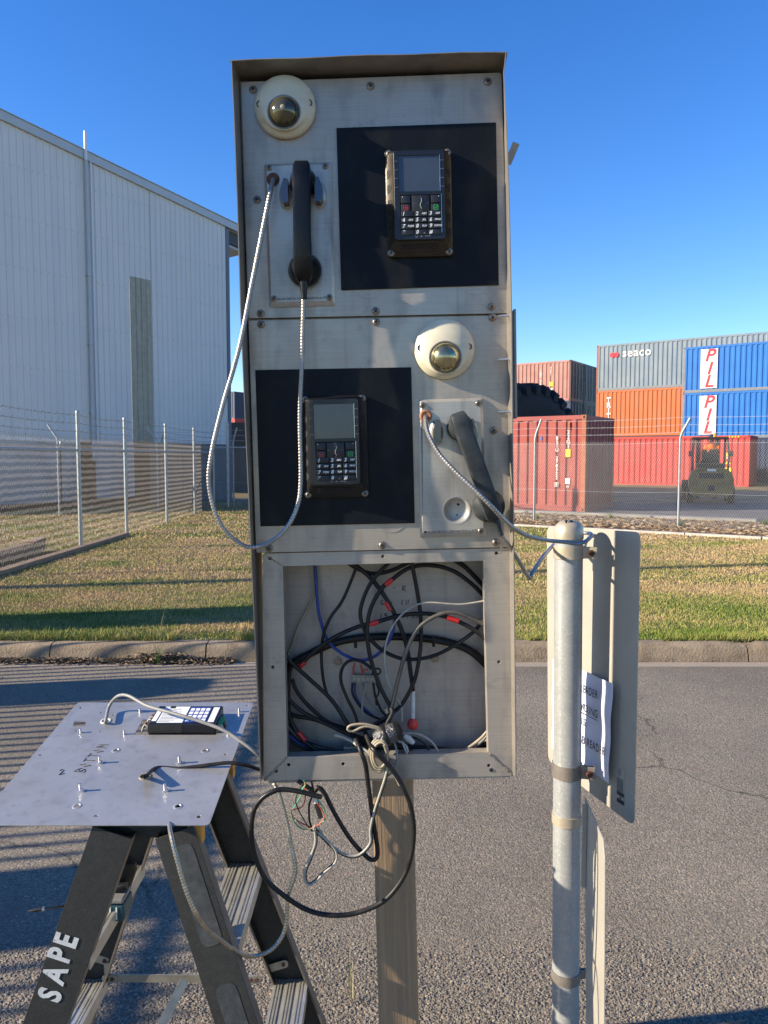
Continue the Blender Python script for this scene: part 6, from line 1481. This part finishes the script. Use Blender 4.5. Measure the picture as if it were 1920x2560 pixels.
sl_ = [LP(186, 1804), LP(216, 1804), LP(212, 1817), LP(182, 1817)]; holes.append(rounded([(p.x, p.y) for p in sl_], .003, 3))
ct = [LP(358, 1800), LP(566, 1800), LP(540, 1838), LP(335, 1838)]
holes.append([(p.x, p.y) for p in (ct[3], ct[2], ct[1], ct[0])])
put('sheet', curve_plate(outer, holes, T, .0003, 'XY', 0), 'laid_plate', lpn)
hs_ = T / 2
for px, py, h_ in ((250, 1908, .018), (449, 1908, .018), (202, 1978, .018), (413, 1978, .018)):
    p = LP(px, py, hs_); MB().lathe([(.0032, 0), (.0032, h_)], 12, 'Z', (p.x, p.y, hs_)).build('stud', 'screw_bright', lpn, 40)
    MB().lathe([(.0062, 0), (.0062, .0045)], 6, 'Z', (p.x, p.y, hs_)).build('nut', 'screw_bright', lpn)
for px, py, h_ in ((202, 1832, .011), (311, 1836, .012), (350, 1781, .011), (598, 1780, .011), (570, 1839, .005)):
    p = LP(px, py, hs_); MB().lathe([(.0028, 0), (.0028, h_)], 12, 'Z', (p.x, p.y, hs_)).build('stud', 'screw_bright', lpn, 40)
for px, py in ((290, 1876), (513, 1877), (193, 2015), (445, 2016)):
    p = LP(px, py, hs_); MB().lathe([(.0056, 0), (.0062, .0007), (.0098, .0006), (.0105, 0)], 20, 'Z', (p.x, p.y, hs_), cap=False).build('hole_dimple', 'laid_plate', lpn, 50)
for px, py, m_ in ((362, 1942, 'cable_beige'), (264, 1803, 'label_white')):
    p = LP(px, py, hs_); MB().lathe([(.0100, -.001), (.0100, .0020), (.0125, .0022), (.0130, 0)], 22, 'Z', (p.x, p.y, hs_), cap=False).build('grommet', m_, lpn, 50)
def lw(s_, px, py, h_, ang, seed):
    p = LP(px, py, hs_ + .0004); c_, s2 = math.cos(R(ang)), math.sin(R(ang))
    write(s_, h_, lambda x, z: (p.x + x * c_ - z * s2, p.y + x * s2 + z * c_, hs_ + .0003), lpn, .0011, seed=seed, adv=.85)
lw('BOTTOM', 212, 1930, .025, 84, 3); lw('2 -', 148, 1937, .022, 20, 5)
# card reader body seen from behind in its cut-out
rb = thing('card_reader', 'card reader lying face down in the loose panel, its labelled black back upwards', 'card reader', ML @ Matrix.Translation((LP(452, 1818).x, LP(452, 1818).y, hs_)))
fx0, fx1 = LP(371, 1835).x, LP(540, 1835).x; fw = (fx1 - fx0) / 2; c0 = LP(455, 1835); cx0 = c0.x - LP(452, 1818).x; yN = c0.y - LP(452, 1818).y
HB = .026; DP = .098
MB().box((cx0 - fw, yN, -.012), (cx0 + fw, yN + DP, HB), .003).build('casing', 'bezel', rb)
for sx in (-1, 1):
    for yy in (yN + .006, yN + DP - .006): MB().lathe([(.003, HB), (.003, HB + .0006)], 10, 'Z', (cx0 + sx * (fw - .006), yy, 0)).build('screw_hole', 'dark', rb)
def lbl(u0, u1, v0, v1, nm, m, h_=.0006): return MB().box((cx0 - fw + u0 * 2 * fw, yN + v0 * DP, HB), (cx0 - fw + u1 * 2 * fw, yN + v1 * DP, HB + h_)).build(nm, m, rb)
lbl(.12, .50, .06, .94, 'label', 'label_white'); lbl(.03, .10, .15, .85, 'label', 'label_white'); lbl(.87, .96, .10, .90, 'label', 'label_white')
for i in range(10): lbl(.14, .30 + .14 * ((i * 7) % 5) / 5, .10 + .075 * i, .125 + .075 * i, 'label_print', 'cable_grey', .0009)
lbl(.20, .28, .84, .96, 'label_mark', 'cable_black', .0010)
for r_ in range(4):
    for c_ in range(4): lbl(.53 + c_ * .078, .59 + c_ * .078, .14 + r_ * .19, .28 + r_ * .19, 'keypad_square', 'label_white')
lbl(.515, .84, .08, .92, 'keypad_field', 'cable_blue', .0003)
MB().box((cx0 + fw + .001, yN + .015, .002), (cx0 + fw + .013, yN + .055, .017)).build('connector', 'pcb_green', rb)
MB().box((cx0 - fw + .0, yN - .0006, .002), (cx0 + .0, yN - .0001, HB - .002)).build('side_label', 'fibreglass', rb)
for sx, n_ in ((-1, 5), (1, 3)):
    for k in range(n_):
        yy = yN + .01 + k * .018; MB().tube(smooth_path([(cx0 + sx * fw, yy, .012), (cx0 + sx * (fw + .012), yy + .003, .016 - .002 * k), (cx0 + sx * (fw + .018), yy - .002, .002)], .003), .0022, 8).build('wire_stub', ('cable_white', 'rustbolt', 'cable_white', 'cable_beige', 'rust_rubber')[k], rb, 60)
bpy.context.view_layer.update()
def lpw(px, py, h_): return ML @ LP(px, py, h_)
def wcable(nm, pts, r_, m, label, n=10):
    org = pts[0].copy(); o = MB().tube(smooth_path([p - org for p in pts], .006), r_, n).build(nm, m, None, 60); o.location = org; return tag(o, label, 'cable')
b1 = lpw(264, 1803, -.02); b1t = lpw(264, 1803, .012)
kk = KW(645, 1885, -.04)
def arch(px, py, Y): return P(px, py, Y)
wcable('cable', [b1, b1t, arch(272, 1768, b1.y + .0), arch(286, 1747, b1.y - .005), arch(302, 1738, b1.y - .02), arch(325, 1741, b1.y - .04), arch(370, 1765, b1.y - .08), arch(440, 1785, b1.y - .12), arch(500, 1803, b1.y - .14), arch(560, 1826, b1.y - .16), arch(605, 1855, b1.y - .18), arch(640, 1882, b1.y - .19), arch(668, 1905, b1.y - .18)], .0042, 'cable_grey', 'grey cable arching out of the loose panel, over the card reader, to the kiosk')
b2_ = lpw(362, 1942, -.02)
wcable('cable', [b2_, lpw(362, 1942, .010), lpw(362, 1942, .024), lpw(366, 1940, .029), arch(392, 1920, b2_.y - .00), arch(450, 1921, b2_.y), arch(510, 1914, b2_.y), arch(570, 1907, b2_.y), arch(610, 1912, b2_.y), arch(650, 1924, b2_.y + .02), arch(680, 1935, b2_.y + .04)], .0044, 'cable_black', 'black cable coming up through a hole in the loose panel and going to the kiosk')

# ---------------------------------------------------------------- weeds
def tuft(nm, base, n, h_, spread, m, lab, wd=.003):
    th = thing(nm, lab, 'plant', loc=tuple(base)); mb = MB()
    for i in range(n):
        a = random.uniform(0, 6.28); l_ = h_ * random.uniform(.5, 1); s_ = random.gauss(0, spread); c_, s2 = math.cos(a), math.sin(a)
        p0 = Vector((c_ * .01, s2 * .01, 0)); p1 = p0 + Vector((c_ * s_ * .4, s2 * s_ * .4, l_ * .6)); p2 = p0 + Vector((c_ * s_, s2 * s_, l_))
        q = Vector((-s2, c_, 0)) * wd / 2; mb.add([p0 - q, p0 + q, p1 + q * .7, p1 - q * .7, p2], [(0, 1, 2, 3), (3, 2, 4)])
    mb.build('blades', m, th); return th
tuft('weed', G(395, 1660, 0), 46, .20, .09, 'weed', 'thin green weed growing in the gutter left of the kiosk')
tuft('weed', Vector((*G(392, 1645, 0)[:2], 0)), 3, .42, .10, 'strawgrass', 'tall thin grass stem by the weed in the gutter', .004)
tuft('dry_grass', Vector((-.10, 2.2, .002)), 12, .20, .05, 'strawgrass', 'tuft of dry straw grass at the foot of the kiosk post', .0016)
for k, (s_, lab) in enumerate(((.05, 'green weed at the foot of the left cranked fence post'), (3.2, 'green weed at the foot of the right cranked fence post'), (1.3, 'low green weed between the two cranked fence posts'), (4.6, 'low weed at the far right under the fence'))):
    b_ = fu(s_, .1 if k < 2 else 1.5, .22); tuft('weed', b_, 70, .18, .12, 'weed', lab, .012)

# ---------------------------------------------------------------- fence and power pole beyond the left edge, plus a board and pillar added for their shadows
pf = thing('picket_fence', 'tall steel picket fence with a board and a second one added for shade beyond the left edge of the picture', 'fence', loc=(-5.6, 0, 0))
pk = MB().box((-.012, -.014, .05), (.012, .014, 2.2)).mesh('picket')
Y = -.6
while Y < 5.9: put('picket', pk, 'dark_steel', pf, loc=(0, Y, 0)); Y += .105
for z_ in (.25, 2.08): MB().box((.014, -.7, z_), (.05, 5.95, z_ + .05)).build('rail', 'dark_steel', pf)
MB().prism([(4.38, .55), (4.92, .55), (4.92, 1.6), (4.78, 1.88), (4.50, 1.88), (4.38, 1.7)], .02, .055, 'YZ').build('board', 'pole_white', pf)
MB().prism([(1.55, .8), (2.1, .6), (2.15, 1.9), (1.9, 2.12), (1.62, 2.0)], .02, .055, 'YZ').build('board', 'pole_white', pf)  # second board, added only for the tree-like shade at lower left
gp = tag(MB().box((-.15, -.36, -.1), (.15, .37, 2.75), .02).build('shadow_pillar', 'gutter'), 'unseen concrete pillar added beyond the left edge of the picture to cast a shadow band', 'pillar'); gp.location = (-6.0, 6.42, 0)  # added block whose only job is the broad shadow on the grass
pl = thing('power_pole', 'tall timber power pole beyond the left edge of the picture', 'pole', loc=(-18, 6.2, 0))
MB().tube([(0, 0, 0), (0, 0, 11.2)], .13, 16, True, [.15, .10]).build('pole_shaft', 'timber', pl, 50)
